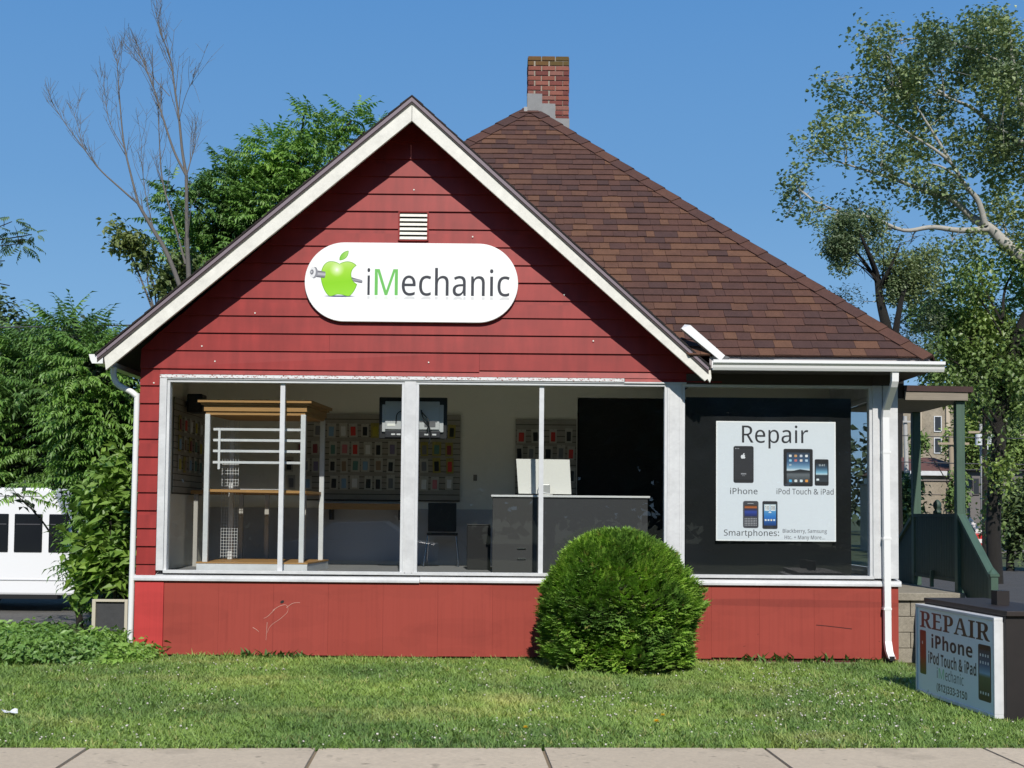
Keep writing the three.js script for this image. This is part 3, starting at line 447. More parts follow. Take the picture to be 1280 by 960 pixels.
{ // poster behind the right window
  const S = 1024, X = x => (x - 92) / 796 * S, Y = y => (y - 85) / 801 * S, k = S / 800;
  const print = canvasTex(S, S, g => {
    g.fillStyle = '#e2e7ee'; g.fillRect(0, 0, S, S); g.strokeStyle = '#ffffff'; g.lineWidth = 9; g.strokeRect(4, 4, S - 8, S - 8);
    const T = (s, x0, x1, base, cap, c = '#26262c', f = '% sans-serif') => fitText(g, s, f, X(x0), Y(base), (x1 - x0) * k, cap * k, c);
    T('Repair', 263, 708, 228, 114); T('iPhone', 184, 368, 574, 40, '#3a3a40'); T('iPod Touch & iPad', 494, 876, 572, 38, '#3a3a40'); T('Smartphones:', 143, 512, 852, 40, '#3a3a40'); T('Blackberry, Samsung', 535, 830, 830, 24, '#44444c'); T('Htc. + Many More...', 547, 818, 872, 24, '#44444c');
    const phone = (x, y, w, h, r, body) => { g.fillStyle = 'rgba(60,60,70,.35)'; rr(g, X(x) - 2, Y(y) - 2, w * k + 4, h * k + 4, r * k); g.fill(); g.fillStyle = body; rr(g, X(x), Y(y), w * k, h * k, r * k); g.fill(); };
    const screen = (x, y, w, h, stops) => { const s = g.createLinearGradient(0, Y(y), 0, Y(y + h)); stops.forEach(([t, c]) => s.addColorStop(t, c)); g.fillStyle = s; g.fillRect(X(x), Y(y), w * k, h * k); };
    // phone seen from the back
    phone(207, 252, 134, 246, 16, '#26262a'); g.fillStyle = '#2f2f34'; g.fillRect(X(214), Y(270), 120 * k, 205 * k);
    g.fillStyle = '#e9e9ee'; g.beginPath(); g.ellipse(X(265), Y(323), 9.5 * k, 13 * k, 0, 0, 7); g.ellipse(X(277), Y(323), 9.5 * k, 13 * k, 0, 0, 7); g.fill(); g.beginPath(); g.ellipse(X(275), Y(305), 4 * k, 7 * k, .6, 0, 7); g.fill(); g.fillStyle = '#2f2f34'; g.beginPath(); g.arc(X(289), Y(321), 7 * k, 0, 7); g.fill();
    g.fillStyle = '#bbbbc2'; for (let i = 0; i < 6; i++) g.fillRect(X(257 + i * 6), Y(433), 4 * k, 9 * k); for (let i = 0; i < 4; i++) g.fillRect(X(264 + i * 5), Y(449), 3 * k, 3 * k); for (const x of [220, 230, 241]) { g.beginPath(); g.arc(X(x), Y(268), 3 * k, 0, 7); g.fill(); }
    // tablet
    phone(541, 268, 195, 250, 12, '#1d1d22'); screen(562, 292, 154, 205, [[0, '#2d3b4e'], [.3, '#3c5f86'], [.5, '#86aecb'], [.58, '#dfe9ef'], [.62, '#2b3038'], [.72, '#6a7076'], [1, '#33383e']]);
    g.fillStyle = '#23272d'; g.beginPath(); g.moveTo(X(562), Y(420)); g.lineTo(X(600), Y(415)); g.lineTo(X(650), Y(404)); g.lineTo(X(716), Y(412)); g.lineTo(X(716), Y(424)); g.lineTo(X(562), Y(428)); g.fill();
    const ic = ['#e8e8e8', '#d8a26a', '#d5d8e4', '#f2f2f2', '#9ad0e6', '#c77', '#e9d9cf', '#b9d3ea']; for (let r = 0; r < 2; r++) for (let c = 0; c < 4; c++) { g.fillStyle = ic[r * 4 + c]; rr(g, X(577 + c * 36), Y(306 + r * 31), 18 * k, 16 * k, 4 * k); g.fill(); } g.fillStyle = '#b9c4d0'; rr(g, X(578), Y(370), 16 * k, 10 * k, 3); g.fill();
    ['#5ab4e6', '#e6e6e6', '#dfe8ef', '#f0a046'].forEach((c, i) => { g.fillStyle = c; rr(g, X(577 + i * 36), Y(473), 19 * k, 17 * k, 4 * k); g.fill(); });
    // small player
    phone(749, 336, 92, 176, 12, '#1d1d22'); screen(756, 362, 78, 124, [[0, '#20252d'], [.25, '#39566f'], [.5, '#7eb6d3'], [.6, '#c6dde6'], [.66, '#2c333b'], [1, '#39424b']]); g.fillStyle = '#e6eef2'; fitText(g, '9:41', '% sans-serif', X(776), Y(382), 40 * k, 13 * k, '#dfe6ea'); rr(g, X(760), Y(466), 18 * k, 13 * k, 3); g.fill();
    // phone with keys
    phone(271, 620, 102, 180, 16, '#45454c'); screen(281, 646, 82, 76, [[0, '#202028'], [.2, '#c96b2c'], [.38, '#2c2a4a'], [.6, '#2f49a6'], [1, '#1c2760']]); for (let r = 0; r < 5; r++) for (let c = 0; c < 8; c++) { g.fillStyle = '#b5b5bb'; g.fillRect(X(281 + c * 10.5), Y(734 + r * 11), 6.5 * k, 6 * k); } g.fillStyle = '#d8d8dc'; g.fillRect(X(300), Y(634), 40 * k, 3 * k);
    // phone with clock
    phone(400, 620, 100, 185, 12, '#2b2b31'); screen(410, 640, 81, 142, [[0, '#b6c7cf'], [.3, '#5c9fd0'], [.6, '#2a78c8'], [1, '#0f3d80']]); for (const x of [414, 453]) { g.fillStyle = '#e9edef'; rr(g, X(x), Y(644), 34 * k, 40 * k, 4); g.fill(); } g.font = `${34 * k}px sans-serif`; g.fillStyle = '#404048'; fitText(g, '10', '% sans-serif', X(418), Y(676), 25 * k, 24 * k, '#4a4a50'); fitText(g, '08', '% sans-serif', X(457), Y(676), 26 * k, 24 * k, '#4a4a50'); for (let i = 0; i < 4; i++) { g.fillStyle = ['#f2f2f2', '#dfe8f2', '#f4e0c0', '#e6f0f6'][i]; rr(g, X(415 + i * 19), Y(740), 12 * k, 12 * k, 3); g.fill(); } g.fillStyle = '#ecf2f6'; g.beginPath(); g.arc(X(450), Y(698), 10 * k, Math.PI, 0); g.fill();
  });
  const t = thing('repair_poster', 'square white poster reading Repair with phones and a tablet behind the right window', 'poster', [3.02, 2.04, -.06]);
  const g = new THREE.PlaneGeometry(1.345, 1.345).translate(3.022, 2.041, -.0535);
  part(t, 'print', g, new THREE.MeshStandardMaterial({ map: print, roughness: .5, color: new THREE.Color().setRGB(.9, .9, .9) })); part(t, 'poster_board', box(2.347, 3.697, 1.366, 2.716, -.062, -.055), std(.7, .7, .7, .6));
  const b = thing('black_backing_panel', 'large black board standing behind the poster in the right window', 'board', [2.94, .99, -.09]);
  const bp = new THREE.PlaneGeometry(1.87, 2.02, 30, 30), q = bp.attributes.position; for (let i = 0; i < q.count; i++) q.setZ(i, (noise3(q.getX(i) * 2.2, q.getY(i) * 2.2, 3) - .5) * .03 + (noise3(q.getX(i) * 7, q.getY(i) * 7, 9) - .5) * .008); bp.computeVertexNormals(); bp.translate(2.945, 1.975, -.092);
  part(b, 'sheet', bp, std(.010, .011, .012, .28)); part(b, 'backing_board', box(2.02, 3.87, .97, 2.98, -.16, -.13), M.black);
}
{ // roadside cabinet sign
  const L = 1.6, H = .81, far = V(3.785, 0, 2.45), dir = V(.125, 0, 1.6).normalize();
  const W = 1024, Hh = 520;
  const face = canvasTex(W, Hh, g => {
    g.fillStyle = '#dfe6e8'; g.fillRect(0, 0, W, Hh); const T = (s, u0, u1, base, cap, c, f = 'bold % sans-serif') => fitText(g, s, f, u0 * W, base * Hh, (u1 - u0) * W, cap * Hh, c);
    const gr = g.createLinearGradient(0, 0, W * .75, 0); gr.addColorStop(0, '#7c2a1e'); gr.addColorStop(.25, '#5e2f20'); gr.addColorStop(.6, '#3d3c2c'); gr.addColorStop(1, '#33281f');
    T('REPAIR', .035, .955, .235, .195, gr, 'bold % serif'); T('iPhone', .20, .745, .455, .155, '#15161a'); T('iPod Touch & iPad', .155, .79, .645, .135, '#15161a');
    T('i', .275, .285, .795, .12, '#55585a', '% sans-serif'); T('M', .30, .375, .795, .12, '#8fc79a', '% sans-serif'); T('echanic', .39, .63, .795, .12, '#55605a', '% sans-serif'); T('(812)333-3150', .27, .675, .945, .085, '#3e433c', 'bold % sans-serif');
    const b = g.createLinearGradient(0, .27 * Hh, 0, .8 * Hh); b.addColorStop(0, '#8a2a22'); b.addColorStop(.6, '#a0281f'); b.addColorStop(1, '#3d5a2a'); g.fillStyle = b; rr(g, .033 * W, .27 * Hh, .09 * W, .53 * Hh, 14); g.fill(); g.fillStyle = '#e8d8d4'; g.beginPath(); g.ellipse(.07 * W, .42 * Hh, 7, 11, 0, 0, 7); g.fill();
    g.fillStyle = '#1f2228'; rr(g, .815 * W, .28 * Hh, .15 * W, .61 * Hh, 16); g.fill(); const s = g.createLinearGradient(0, .33 * Hh, 0, .85 * Hh); s.addColorStop(0, '#2b3442'); s.addColorStop(.3, '#3a5576'); s.addColorStop(.5, '#7ba3bf'); s.addColorStop(.58, '#4b5d48'); s.addColorStop(1, '#2b3129'); g.fillStyle = s; g.fillRect(.825 * W, .335 * Hh, .13 * W, .50 * Hh); g.fillStyle = '#cfd6da'; for (const y of [.38, .46, .79]) for (let i = 0; i < 4; i++) g.fillRect((.835 + i * .03) * W, y * Hh, 14, 16);
    const q = rng(5); for (let i = 0; i < 60; i++) { g.fillStyle = `rgba(70,75,70,${.01 + q() * .03})`; g.fillRect(q() * W, q() * Hh * .3, 2 + q() * 6, q() * Hh * .6); }
  });
  const t = thing('roadside_sign', 'low black cabinet sign with REPAIR lettering on the lawn at the right', 'sign', [far.x, 0, far.z]);
  // built along local x (far to near) with the face to local +z, then turned
  const piv = new THREE.Matrix4().makeBasis(dir, V(0, 1, 0), dir.clone().cross(V(0, 1, 0))); // local z = left of the sign
  const P = (n, g, m, l) => { g = Array.isArray(g) ? merge(g) : g; const b = metric(g); b.applyMatrix4(piv); b.translate(far.x, 0, far.z); return part(t, n, b, m, l); };
  const dark = std(.020, .015, .014, .6, { map: again(tSoft, .5) });
  P('cabinet', [rbox(.03, L + .04, .0, .865, -.62, -.079, .006)], dark, 'black metal sign cabinet');
  P('cabinet_lid', [rbox(.02, L + .07, .866, .908, -.66, -.074, .006)], std(.026, .019, .017, .55));
  P('face_frame', [rbox(0, L, .045, .075, -.078, 0, .005), rbox(0, L, .822, .852, -.078, 0, .005), rbox(0, .03, .075, .822, -.078, 0, .005), rbox(L - .03, L, .075, .822, -.078, 0, .005), box(.028, L - .028, .073, .824, -.07, -.014)], M.whiteMetal);
  const pg = new THREE.PlaneGeometry(L - .06, .748).translate(L / 2, .4485, -.0115); pg.applyMatrix4(piv); pg.translate(far.x, 0, far.z);
  part(t, 'sign_face', pg, new THREE.MeshStandardMaterial({ map: face, roughness: .4 }));
  for (const x of [.95, 1.62]) P('post_stub', [box(x - .055, x + .055, .909, 1.03, -.42, -.31)], dark);
  for (const x of [.3, 1.3]) P('leg', [box(x - .05, x + .05, -.2, -.001, -.4, -.3)], dark);
}

// ------------------------------------------------------------------ inside the showroom
{
  const slat = std(.44, .40, .33, .7, { map: again(tSoft, .8) }), slatGap = std(.07, .06, .05, .9);
  const panel = (label, x0, x1, y0, y1, side) => {
    const t = thing('slatwall_panel', label, 'wall display', side ? [-3.985, y0, (x0 + x1) / 2] : [(x0 + x1) / 2, y0, -2.59]);
    if (side) part(t, 'backing', box(-3.985, -3.975, y0, y1, x0, x1), slatGap); else part(t, 'backing', box(x0, x1, y0, y1, -2.584, -2.574), slatGap);
    for (let y = y1; y > y0 + .03; y -= .0762) part(t, 'slat', side ? box(-3.975, -3.962, y - .066, y, x0, x1) : box(x0, x1, y - .066, y, -2.574, -2.561), slat);
  };
  panel('beige slatwall with four rows of phone cases, behind the white kiosk and the screen', -2.66, -.63, 1.80, 2.95, false);
  panel('narrow beige slatwall with red and black phone cases above the counter', .10, .905, 1.62, 2.90, false);
  panel('beige slatwall on the left side wall, seen at a slant', -2.32, -.85, 1.85, 3.0, true);
  const COL = { red: [.62, .04, .03], black: [.015, .015, .017], grey: [.18, .18, .19], blue: [.22, .36, .52], green: [.10, .22, .18], yellow: [.48, .40, .03], white: [.75, .75, .72], pink: [.55, .17, .19], purple: [.20, .16, .26], maroon: [.24, .03, .04], brown: [.28, .19, .12] };
  const card = [std(.50, .47, .40, .5), std(.36, .30, .06, .5)], cm = {}; for (const k in COL) cm[k] = std(...COL[k], .35);
  const cardG = new THREE.BoxGeometry(.115, .195, .006), caseG = new RoundedBoxGeometry(.066, .128, .014, 2, .006), hookG = new THREE.CylinderGeometry(.004, .004, .06, 6).rotateX(Math.PI / 2);
  const mk = (c, label, x, y, z, side, yel, group) => {
    const t = thing('phone_case_package', label, 'phone case', [x, y, z], group); const jr = () => hash3(Math.round(x * 997), Math.round(y * 991), Math.round(z * 983) + jk++) - .5; let jk = 0; t.position.y += jr() * .016; if (side) t.rotation.y = Math.PI / 2; else { t.position.x += jr() * .02; t.rotation.z = jr() * .09; t.scale.set(.94 + jr() * .2, .97 + jr() * .14, 1); }
    const a = new THREE.Mesh(cardG, card[yel ? 1 : 0]); a.name = 'backing_card'; t.add(a); const b = new THREE.Mesh(caseG, cm[c]); b.name = 'phone_case'; b.position.set(0, -.012, .0105); t.add(b); const h = new THREE.Mesh(hookG, M.chrome); h.name = 'hook'; h.position.set(0, .085, -.012); t.add(h); return t;
  };
  const ord = ['first', 'second', 'third', 'fourth', 'fifth', 'sixth', 'seventh', 'eighth', 'ninth', 'tenth', 'eleventh', 'twelfth', 'thirteenth'], rowN = ['top', 'second', 'third', 'bottom'];
  const rows = [
    [2.73, [[397, 'grey'], [414, 'blue'], [429, 'white'], [442, 'red'], [457, 'black'], [469, 'yellow', 1], [563.7, 'black', 1]]],
    [2.49, [[376, 'maroon'], [394, 'maroon'], [417, 'green'], [432, 'pink'], [444.6, 'red'], [461, 'white'], [474, 'black'], [491, 'purple'], [530, 'grey', 1], [546, 'green', 1], [562, 'maroon', 1]]],
    [2.27, [[362, 'black'], [383, 'grey'], [396, 'purple'], [416, 'black'], [430, 'brown'], [444.5, 'green'], [457.5, 'blue'], [474, 'brown'], [488.6, 'black'], [530, 'grey'], [545.6, 'black', 1], [562, 'red', 1]]],
    [2.04, [[366, 'grey'], [385, 'blue'], [419, 'black'], [431, 'blue'], [444.5, 'white'], [461, 'black'], [473.5, 'black'], [489, 'grey'], [531, 'white'], [544.7, 'pink'], [562, 'white']]]];
  rows.forEach(([y, l], i) => l.forEach(([u, c, yel], j) => mk(c, `${c} phone case${yel ? ' on yellow card' : ''}, ${ord[j]} from left, ${rowN[i]} row of wide slatwall`, at(u, 550, -2.55).x, y, -2.545, false, yel, 'phone cases on the wide slatwall')));
  [[2.68, [[652, 'red'], [670, 'black'], [691, 'red'], [711, 'black']]], [2.46, [[650, 'black'], [665, 'grey'], [685, 'black'], [700.5, 'grey'], [714, 'red']]], [2.16, [[700, 'grey'], [715, 'black']]]].forEach(([y, l], i) => l.forEach(([u, c], j) => mk(c, `${c} phone case, ${ord[j]} from left, ${['top', 'middle', 'lowest'][i]} row of narrow slatwall`, at(u, 550, -2.55).x, y, -2.545, false, 0, 'phone cases on the narrow slatwall')));
  const r = rng(44), ks = Object.keys(COL); for (let i = 0; i < 3; i++) for (let j = 0; j < 5; j++) { const c = ks[Math.floor(r() * ks.length)]; mk(c, `${c} phone case, ${ord[j]} from window, ${['top', 'middle', 'bottom'][i]} row of slanting left slatwall`, -3.95, 2.70 - i * .24, -1.05 - j * .26, true, r() < .3, 'phone cases on the left slatwall'); }
  // flat screen seen from behind
  {
    const t = thing('television', 'flat television hung by the ceiling, its grey back turned to the window', 'television', [-1.2, 2.85, -1.9]);
    const gp = std(.46, .47, .48, .5), tilt = .06;
    part(t, 'casing', rbox(-1.64, -.775, 2.585, 3.115, -1.93, -1.88, .012), M.black); part(t, 'back_panel', [rbox(-1.56, -.87, 2.70, 3.06, -1.88, -1.83, .01), rbox(-1.60, -.82, 2.67, 3.02, -1.881, -1.852, .008)], gp);
    part(t, 'speaker_bar', rbox(-1.56, -.86, 2.60, 2.69, -1.88, -1.845, .008), std(.03, .03, .035, .4)); part(t, 'connector_panel', [box(-1.06, -.92, 2.735, 2.80, -1.83, -1.826), box(-1.12, -.90, 2.80, 2.81, -1.83, -1.824)], std(.12, .12, .13, .5));
    for (const x of [-1.45, -1.38, -1.03, -.93]) part(t, 'plug', box(x - .03, x + .02, 2.63, 2.65, -1.845, -1.835), M.whiteMetal);
    part(t, 'label', box(-1.53, -1.43, 2.745, 2.775, -1.83, -1.827), std(.8, .8, .75, .6));
    part(t, 'cable', [tube([V(-1.1, 2.95, -1.82), V(-1.08, 2.86, -1.79), V(-1.02, 2.78, -1.80), V(-.98, 2.66, -1.82), V(-1.0, 2.52, -1.83)], .008, .008, 6, 14), tube([V(-1.42, 2.78, -1.82), V(-1.40, 2.90, -1.79), V(-1.32, 2.94, -1.8), V(-1.22, 2.92, -1.82)], .007, .007, 6, 14), tube([V(-1.09, 2.92, -1.82), V(-1.0, 2.80, -1.78), V(-1.03, 2.68, -1.8)], .007, .007, 6, 12)], M.black);
    part(t, 'ceiling_mount', box(-1.23, -1.17, 3.05, 3.62, -1.96, -1.92), M.black); t.scale.setScalar(.914); t.position.set(-1.097, 2.747, -.5);
  }
  // counter with a computer
  {
    const t = thing('sales_counter', 'dark grey sales counter facing the middle window', 'counter', [.72, .962, -.9]); const cm2 = std(.026, .027, .030, .6), lt = std(.036, .035, .034, .7);
    part(t, 'front_panel', rbox(.305, 1.64, .962, 1.842, -.64, -.61, .004), cm2); part(t, 'left_panel', rbox(-.172, .303, .962, 1.842, -.638, -.61, .004), lt); part(t, 'side_panel', [box(-.172, -.142, .962, 1.842, -1.25, -.64), box(1.61, 1.64, .962, 1.842, -1.25, -.64)], cm2);
    part(t, 'countertop', rbox(-.19, 1.665, 1.844, 1.868, -1.27, -.59, .004), std(.62, .62, .62, .35)); for (const y of [1.12, 1.24]) part(t, 'drawer_pull', box(.12, .22, y, y + .012, -.609, -.595), M.chrome);
    const m = thing('desktop_computer', 'white desktop computer turned away, standing on the dark counter', 'computer', [.42, 1.868, -.8]);
    part(m, 'display_back', hex([[.13, 1.888, -.76], [.752, 1.884, -.73], [.732, 2.295, -.80], [.10, 2.30, -.83], [.13, 1.888, -.79], [.752, 1.884, -.76], [.732, 2.295, -.83], [.10, 2.30, -.86]]), std(.60, .59, .55, .5));
    part(m, 'stand', [rbox(.40, .50, 1.871, 2.0, -.73, -.70, .01), rbox(.37, .53, 1.869, 1.877, -.77, -.62, .003)], std(.5, .5, .49, .35, { metalness: .4 })); part(m, 'cable', tube([V(.40, 2.02, -.72), V(.36, 1.98, -.68), V(.40, 1.91, -.66), V(.50, 1.885, -.68)], .006, .006, 6, 10), M.whiteMetal);
    const b = thing('waste_bin', 'black box standing on the floor beside the counter', 'bin', [-.345, .962, -1.45]); part(b, 'bin_body', rbox(-.49, -.205, .963, 1.50, -1.6, -1.3, .012), std(.008, .008, .009, .8)); part(b, 'rim', rbox(-.495, -.20, 1.501, 1.515, -1.605, -1.295, .006), M.black);
  }
  { // chair
    const t = thing('chair', 'black chair with thin metal legs against the inside wall', 'chair', [-.84, .962, -2.3]);
    part(t, 'seat', rbox(-1.035, -.64, 1.36, 1.395, -2.45, -2.12, .015), M.black); part(t, 'backrest', rbox(-1.02, -.655, 1.41, 1.78, -2.16, -2.135, .01), M.black);
    for (const [x, z, dx] of [[-1.02, -2.15, -.05], [-.66, -2.15, .04], [-1.02, -2.42, -.03], [-.66, -2.42, .03]]) part(t, 'leg', rod([x, 1.36, z], [x + dx, .963, z + (z > -2.3 ? .05 : -.05)], .010), M.chrome);
  }
  { // kiosk of white posts
    const t = thing('display_kiosk', 'white display kiosk with wooden cornice, rails and shelf in the left window', 'display stand', [-2.9, .962, -.9]); const x0 = -3.44, x1 = -2.345, z0 = -.30, z1 = -1.20, xs = .09;
    const post = (x, z) => part(t, 'post', rbox(x - .028, x + .028, 1.06, 2.76, z - .028, z + .028, .004), M.whiteMetal);
    post(x0, z0); post(x1, z0); post(x0 + xs, z1); post(x1 + xs, z1);
    const ring = (e, y0, y1) => { const a = [[x0 - e, y0, z0 + e], [x1 + e, y0, z0 + e], [x1 + e, y1, z0 + e], [x0 - e, y1, z0 + e], [x0 + xs - e, y0, z1 - e], [x1 + xs + e, y0, z1 - e], [x1 + xs + e, y1, z1 - e], [x0 + xs - e, y1, z1 - e]]; return hex(a); };
    part(t, 'cornice', [ring(.02, 2.75, 2.79), ring(.04, 2.792, 2.86), ring(.07, 2.862, 2.885), ring(.10, 2.887, 2.92)], M.oak);
    part(t, 'shelf', [hex([[x0 - .02, 1.87, z0 - .06], [x1 + .03, 1.86, z0 - .06], [x1 + .03, 1.89, z0 - .06], [x0 - .02, 1.90, z0 - .06], [x0 + xs, 1.87, z1], [x1 + xs, 1.86, z1], [x1 + xs, 1.89, z1], [x0 + xs, 1.90, z1]])], M.oak);
    for (const y of [2.59, 2.465, 2.34, 2.21]) part(t, 'rail', box(x0 + .05, x1 - .028, y - .014, y + .014, z0 - .075, z0 - .06), M.whiteMetal);
    part(t, 'rail_support', box(x0 + .11, x0 + .135, 2.13, 2.60, z0 - .06, z0 - .045), M.whiteMetal);
    const gr = []; for (let i = 0; i < 7; i++) gr.push(box(x0 + .05 + i * .032, x0 + .054 + i * .032, 1.10, 2.72, z1 + .35, z1 + .354)); for (let i = 0; i < 44; i++) gr.push(box(x0 + .05, x0 + .246, 1.12 + i * .036, 1.124 + i * .036, z1 + .345, z1 + .349)); part(t, 'wire_grid', gr, M.whiteMetal);
    part(t, 'plinth', [ring(.08, .963, 1.055)], M.whiteMetal); part(t, 'plinth_top', ring(.085, 1.0555, 1.072), M.oak);
    for (const [x, z, w, a] of [[-3.0, -.75, .28, .1], [-2.72, -.68, .3, -.05]]) { const p = thing('paper_sheet', x < -2.9 ? 'left white paper lying on the kiosk shelf' : 'right white paper lying on the kiosk shelf', 'paper', [x, 1.895, z], 'papers on the kiosk shelf'); const g = new THREE.BoxGeometry(w, .006, .2).rotateY(a).translate(x, 1.907, z); part(p, 'sheet', g, M.white); }
    const tb = thing('work_table', 'wooden work table with white legs behind the kiosk by the left wall', 'table', [-3.4, .962, -1.9]); part(tb, 'tabletop', rbox(-3.92, -2.45, 1.86, 1.905, -2.25, -1.5, .006), M.oak); for (const x of [-3.86, -3.30, -2.98, -2.52]) part(tb, 'leg', box(x - .025, x + .025, .963, 1.86, -1.58, -1.53), std(.42, .40, .37, .6));
    const tb2 = thing('wall_shelf', 'long wooden shelf under the wide slatwall', 'shelf', [-1.6, 1.72, -2.4]); part(tb2, 'board', rbox(-2.44, -1.22, 1.685, 1.765, -2.58, -2.2, .006), M.oak); for (const x of [-2.3, -1.4]) part(tb2, 'bracket', box(x - .015, x + .015, 1.55, 1.684, -2.58, -2.3), M.black);
    const cam = thing('wall_speaker', 'dark speaker mounted high on the left inside wall', 'speaker', [-3.9, 2.95, -1.2]); part(cam, 'case', rbox(-3.93, -3.74, 2.85, 3.08, -1.5, -1.25, .02), M.black); part(cam, 'arm', rbox(-3.99, -3.92, 2.94, 2.98, -1.40, -1.36, .006), M.black); part(cam, 'grille', rbox(-3.90, -3.77, 2.88, 3.05, -1.252, -1.24, .01), std(.04, .04, .045, .8));
  }
}

// ------------------------------------------------------------------ foliage
const up = V(0, 1, 0);
function leafShape(L, W, fold = .25, curl = .2) { // one leaf along +x, four faces, folded on its midrib and curling down
  const a = [0, 0, 0], m = [L * .5, -curl * L * .12, 0], t = [L, -curl * L * .5, 0], l = [L * .42, fold * W * .5, W * .5], r = [L * .42, fold * W * .5, -W * .5];
  const g = new THREE.BufferGeometry(); g.setAttribute('position', new THREE.Float32BufferAttribute([...a, ...l, ...m, ...l, ...t, ...m, ...a, ...m, ...r, ...r, ...m, ...t], 3)); g.computeVertexNormals(); g.setAttribute('uv', new THREE.Float32BufferAttribute(new Float32Array(24), 2)); return g;
}
function spray(r, n, L, W, rad) { // a twig's worth of leaves, spread round a point and mostly facing up
  const out = []; for (let i = 0; i < n; i++) { const s = .7 + r() * .6, g = leafShape(L * s, W * s, .2 + r() * .3, r() * .6); g.rotateX((r() - .5) * 1.7); g.rotateZ((r() - .6) * 1.4); g.rotateY(r() * 6.283); const d = V(r() - .5, (r() - .5) * .8, r() - .5).normalize().multiplyScalar(rad * Math.cbrt(r())); g.translate(d.x, d.y, d.z); out.push(g); } return mergeGeometries(out);
}
function frond(r, pairs, len, L, W) { // compound leaf: leaflets in pairs on a drooping stalk along +x
  const out = []; for (let i = 0; i < pairs; i++) { const t = (i + .6) / pairs, x = t * len, y = -t * t * len * .16; for (const s of [-1, 1]) { const k = Math.sin(Math.PI * (.18 + .74 * t)) * (.85 + r() * .3), g = leafShape(L * k, W * k, .25, .7); g.rotateX((r() - .5) * .5); g.rotateZ(-.25 - r() * .3); g.rotateY(-s * (1.15 - .25 * t)); g.translate(x, y, 0); out.push(g); } }
  const e = leafShape(L, W, .25, .7); e.rotateZ(-.4); e.translate(len, -len * .16, 0); out.push(e);
  const st = tube([V(0, 0, 0), V(len * .5, -len * .04, 0), V(len, -len * .16, 0)], .004, .002, 3, 3); out.push(st); return mergeGeometries(out.map(flat));
}
function scatter(parent, name, geo, mat, spots, tint, seed, stuff) { // spots: [pos, dir or null, scale]
  const m = new THREE.InstancedMesh(geo, mat, spots.length), r = rng(seed), q = new THREE.Quaternion(), M4 = new THREE.Matrix4(), c = new THREE.Color(), off = parent === scene ? V(0, 0, 0) : place(parent);
  spots.forEach(([p, d, s], i) => {
    if (d) { q.setFromUnitVectors(V(1, 0, 0), d.clone().normalize()); const roll = new THREE.Quaternion().setFromAxisAngle(V(1, 0, 0), 0); // keep the leaf's top side up
      const z = V(0, 0, 1).applyQuaternion(q), y = V(0, 1, 0).applyQuaternion(q); const want = V(0, 1, 0).addScaledVector(d, -d.y / d.lengthSq() || 0).normalize(); const ang = Math.atan2(want.dot(z), want.dot(y)); roll.setFromAxisAngle(V(1, 0, 0), ang + (r() - .5) * .9); q.multiply(roll); }
    else q.setFromEuler(new THREE.Euler((r() - .5) * .8, r() * 6.283, (r() - .5) * .8));
    M4.compose(p.clone().sub(off), q, V(s, s, s)); m.setMatrixAt(i, M4); const t = tint(p, r); m.setColorAt(i, c.setRGB(...t));
  });
  m.name = name; m.castShadow = m.receiveShadow = true; m.userData.kind = 'stuff'; parent.add(m); return m;
}
// spots spread through a list of blobs [x, y, z, rx, ry, rz, weight]; gaps where the noise is low
function fill(r, blobs, n, o = {}) {
  const { gap = .36, freq = 1.6, shell = .5, s0 = .75, s1 = 1.3, dirs = false, seed = 1, droop = .1 } = o, out = [], vol = blobs.map(b => b[3] * b[4] * b[5] * (b[6] ?? 1)), tot = vol.reduce((a, b) => a + b, 0); let tries = 0;
  while (out.length < n && tries++ < n * 12) {
    let k = r() * tot, i = 0; while (i < vol.length - 1 && (k -= vol[i]) > 0) i++;
    const b = blobs[i], d = V(r() - .5, r() - .5, r() - .5); if (d.lengthSq() > .25 || d.lengthSq() < 1e-4) continue; const l = d.length() * 2; d.normalize(); const rad = lerp(Math.cbrt(l * l * l), 1, shell * r());
    const p = V(b[0] + d.x * rad * b[3], b[1] + d.y * rad * b[4], b[2] + d.z * rad * b[5]);
    if (noise3(p.x * freq + seed, p.y * freq + 7, p.z * freq) * .7 + noise3(p.x * freq * 2.7, p.y * freq * 2.7 + seed, p.z * freq * 2.7) * .3 < gap) continue;
    const dir = dirs ? V(d.x, d.y * .5 - droop + (r() - .5) * .5, d.z).add(V(r() - .5, (r() - .5) * .6, r() - .5).multiplyScalar(1.1)).normalize() : null;
    out.push([p, dir, lerp(s0, s1, r())]);
  }
  return out;
}
const tintBy = (f, lo, hi, jit = .15) => (p, r) => { const n = noise3(p.x * f, p.y * f, p.z * f + 5), k = lerp(lo, hi, n) * (1 + (r() - .5) * jit * 2); return [k * (1 + (n - .5) * .25), k, k * (1 - (n - .5) * .3)]; };
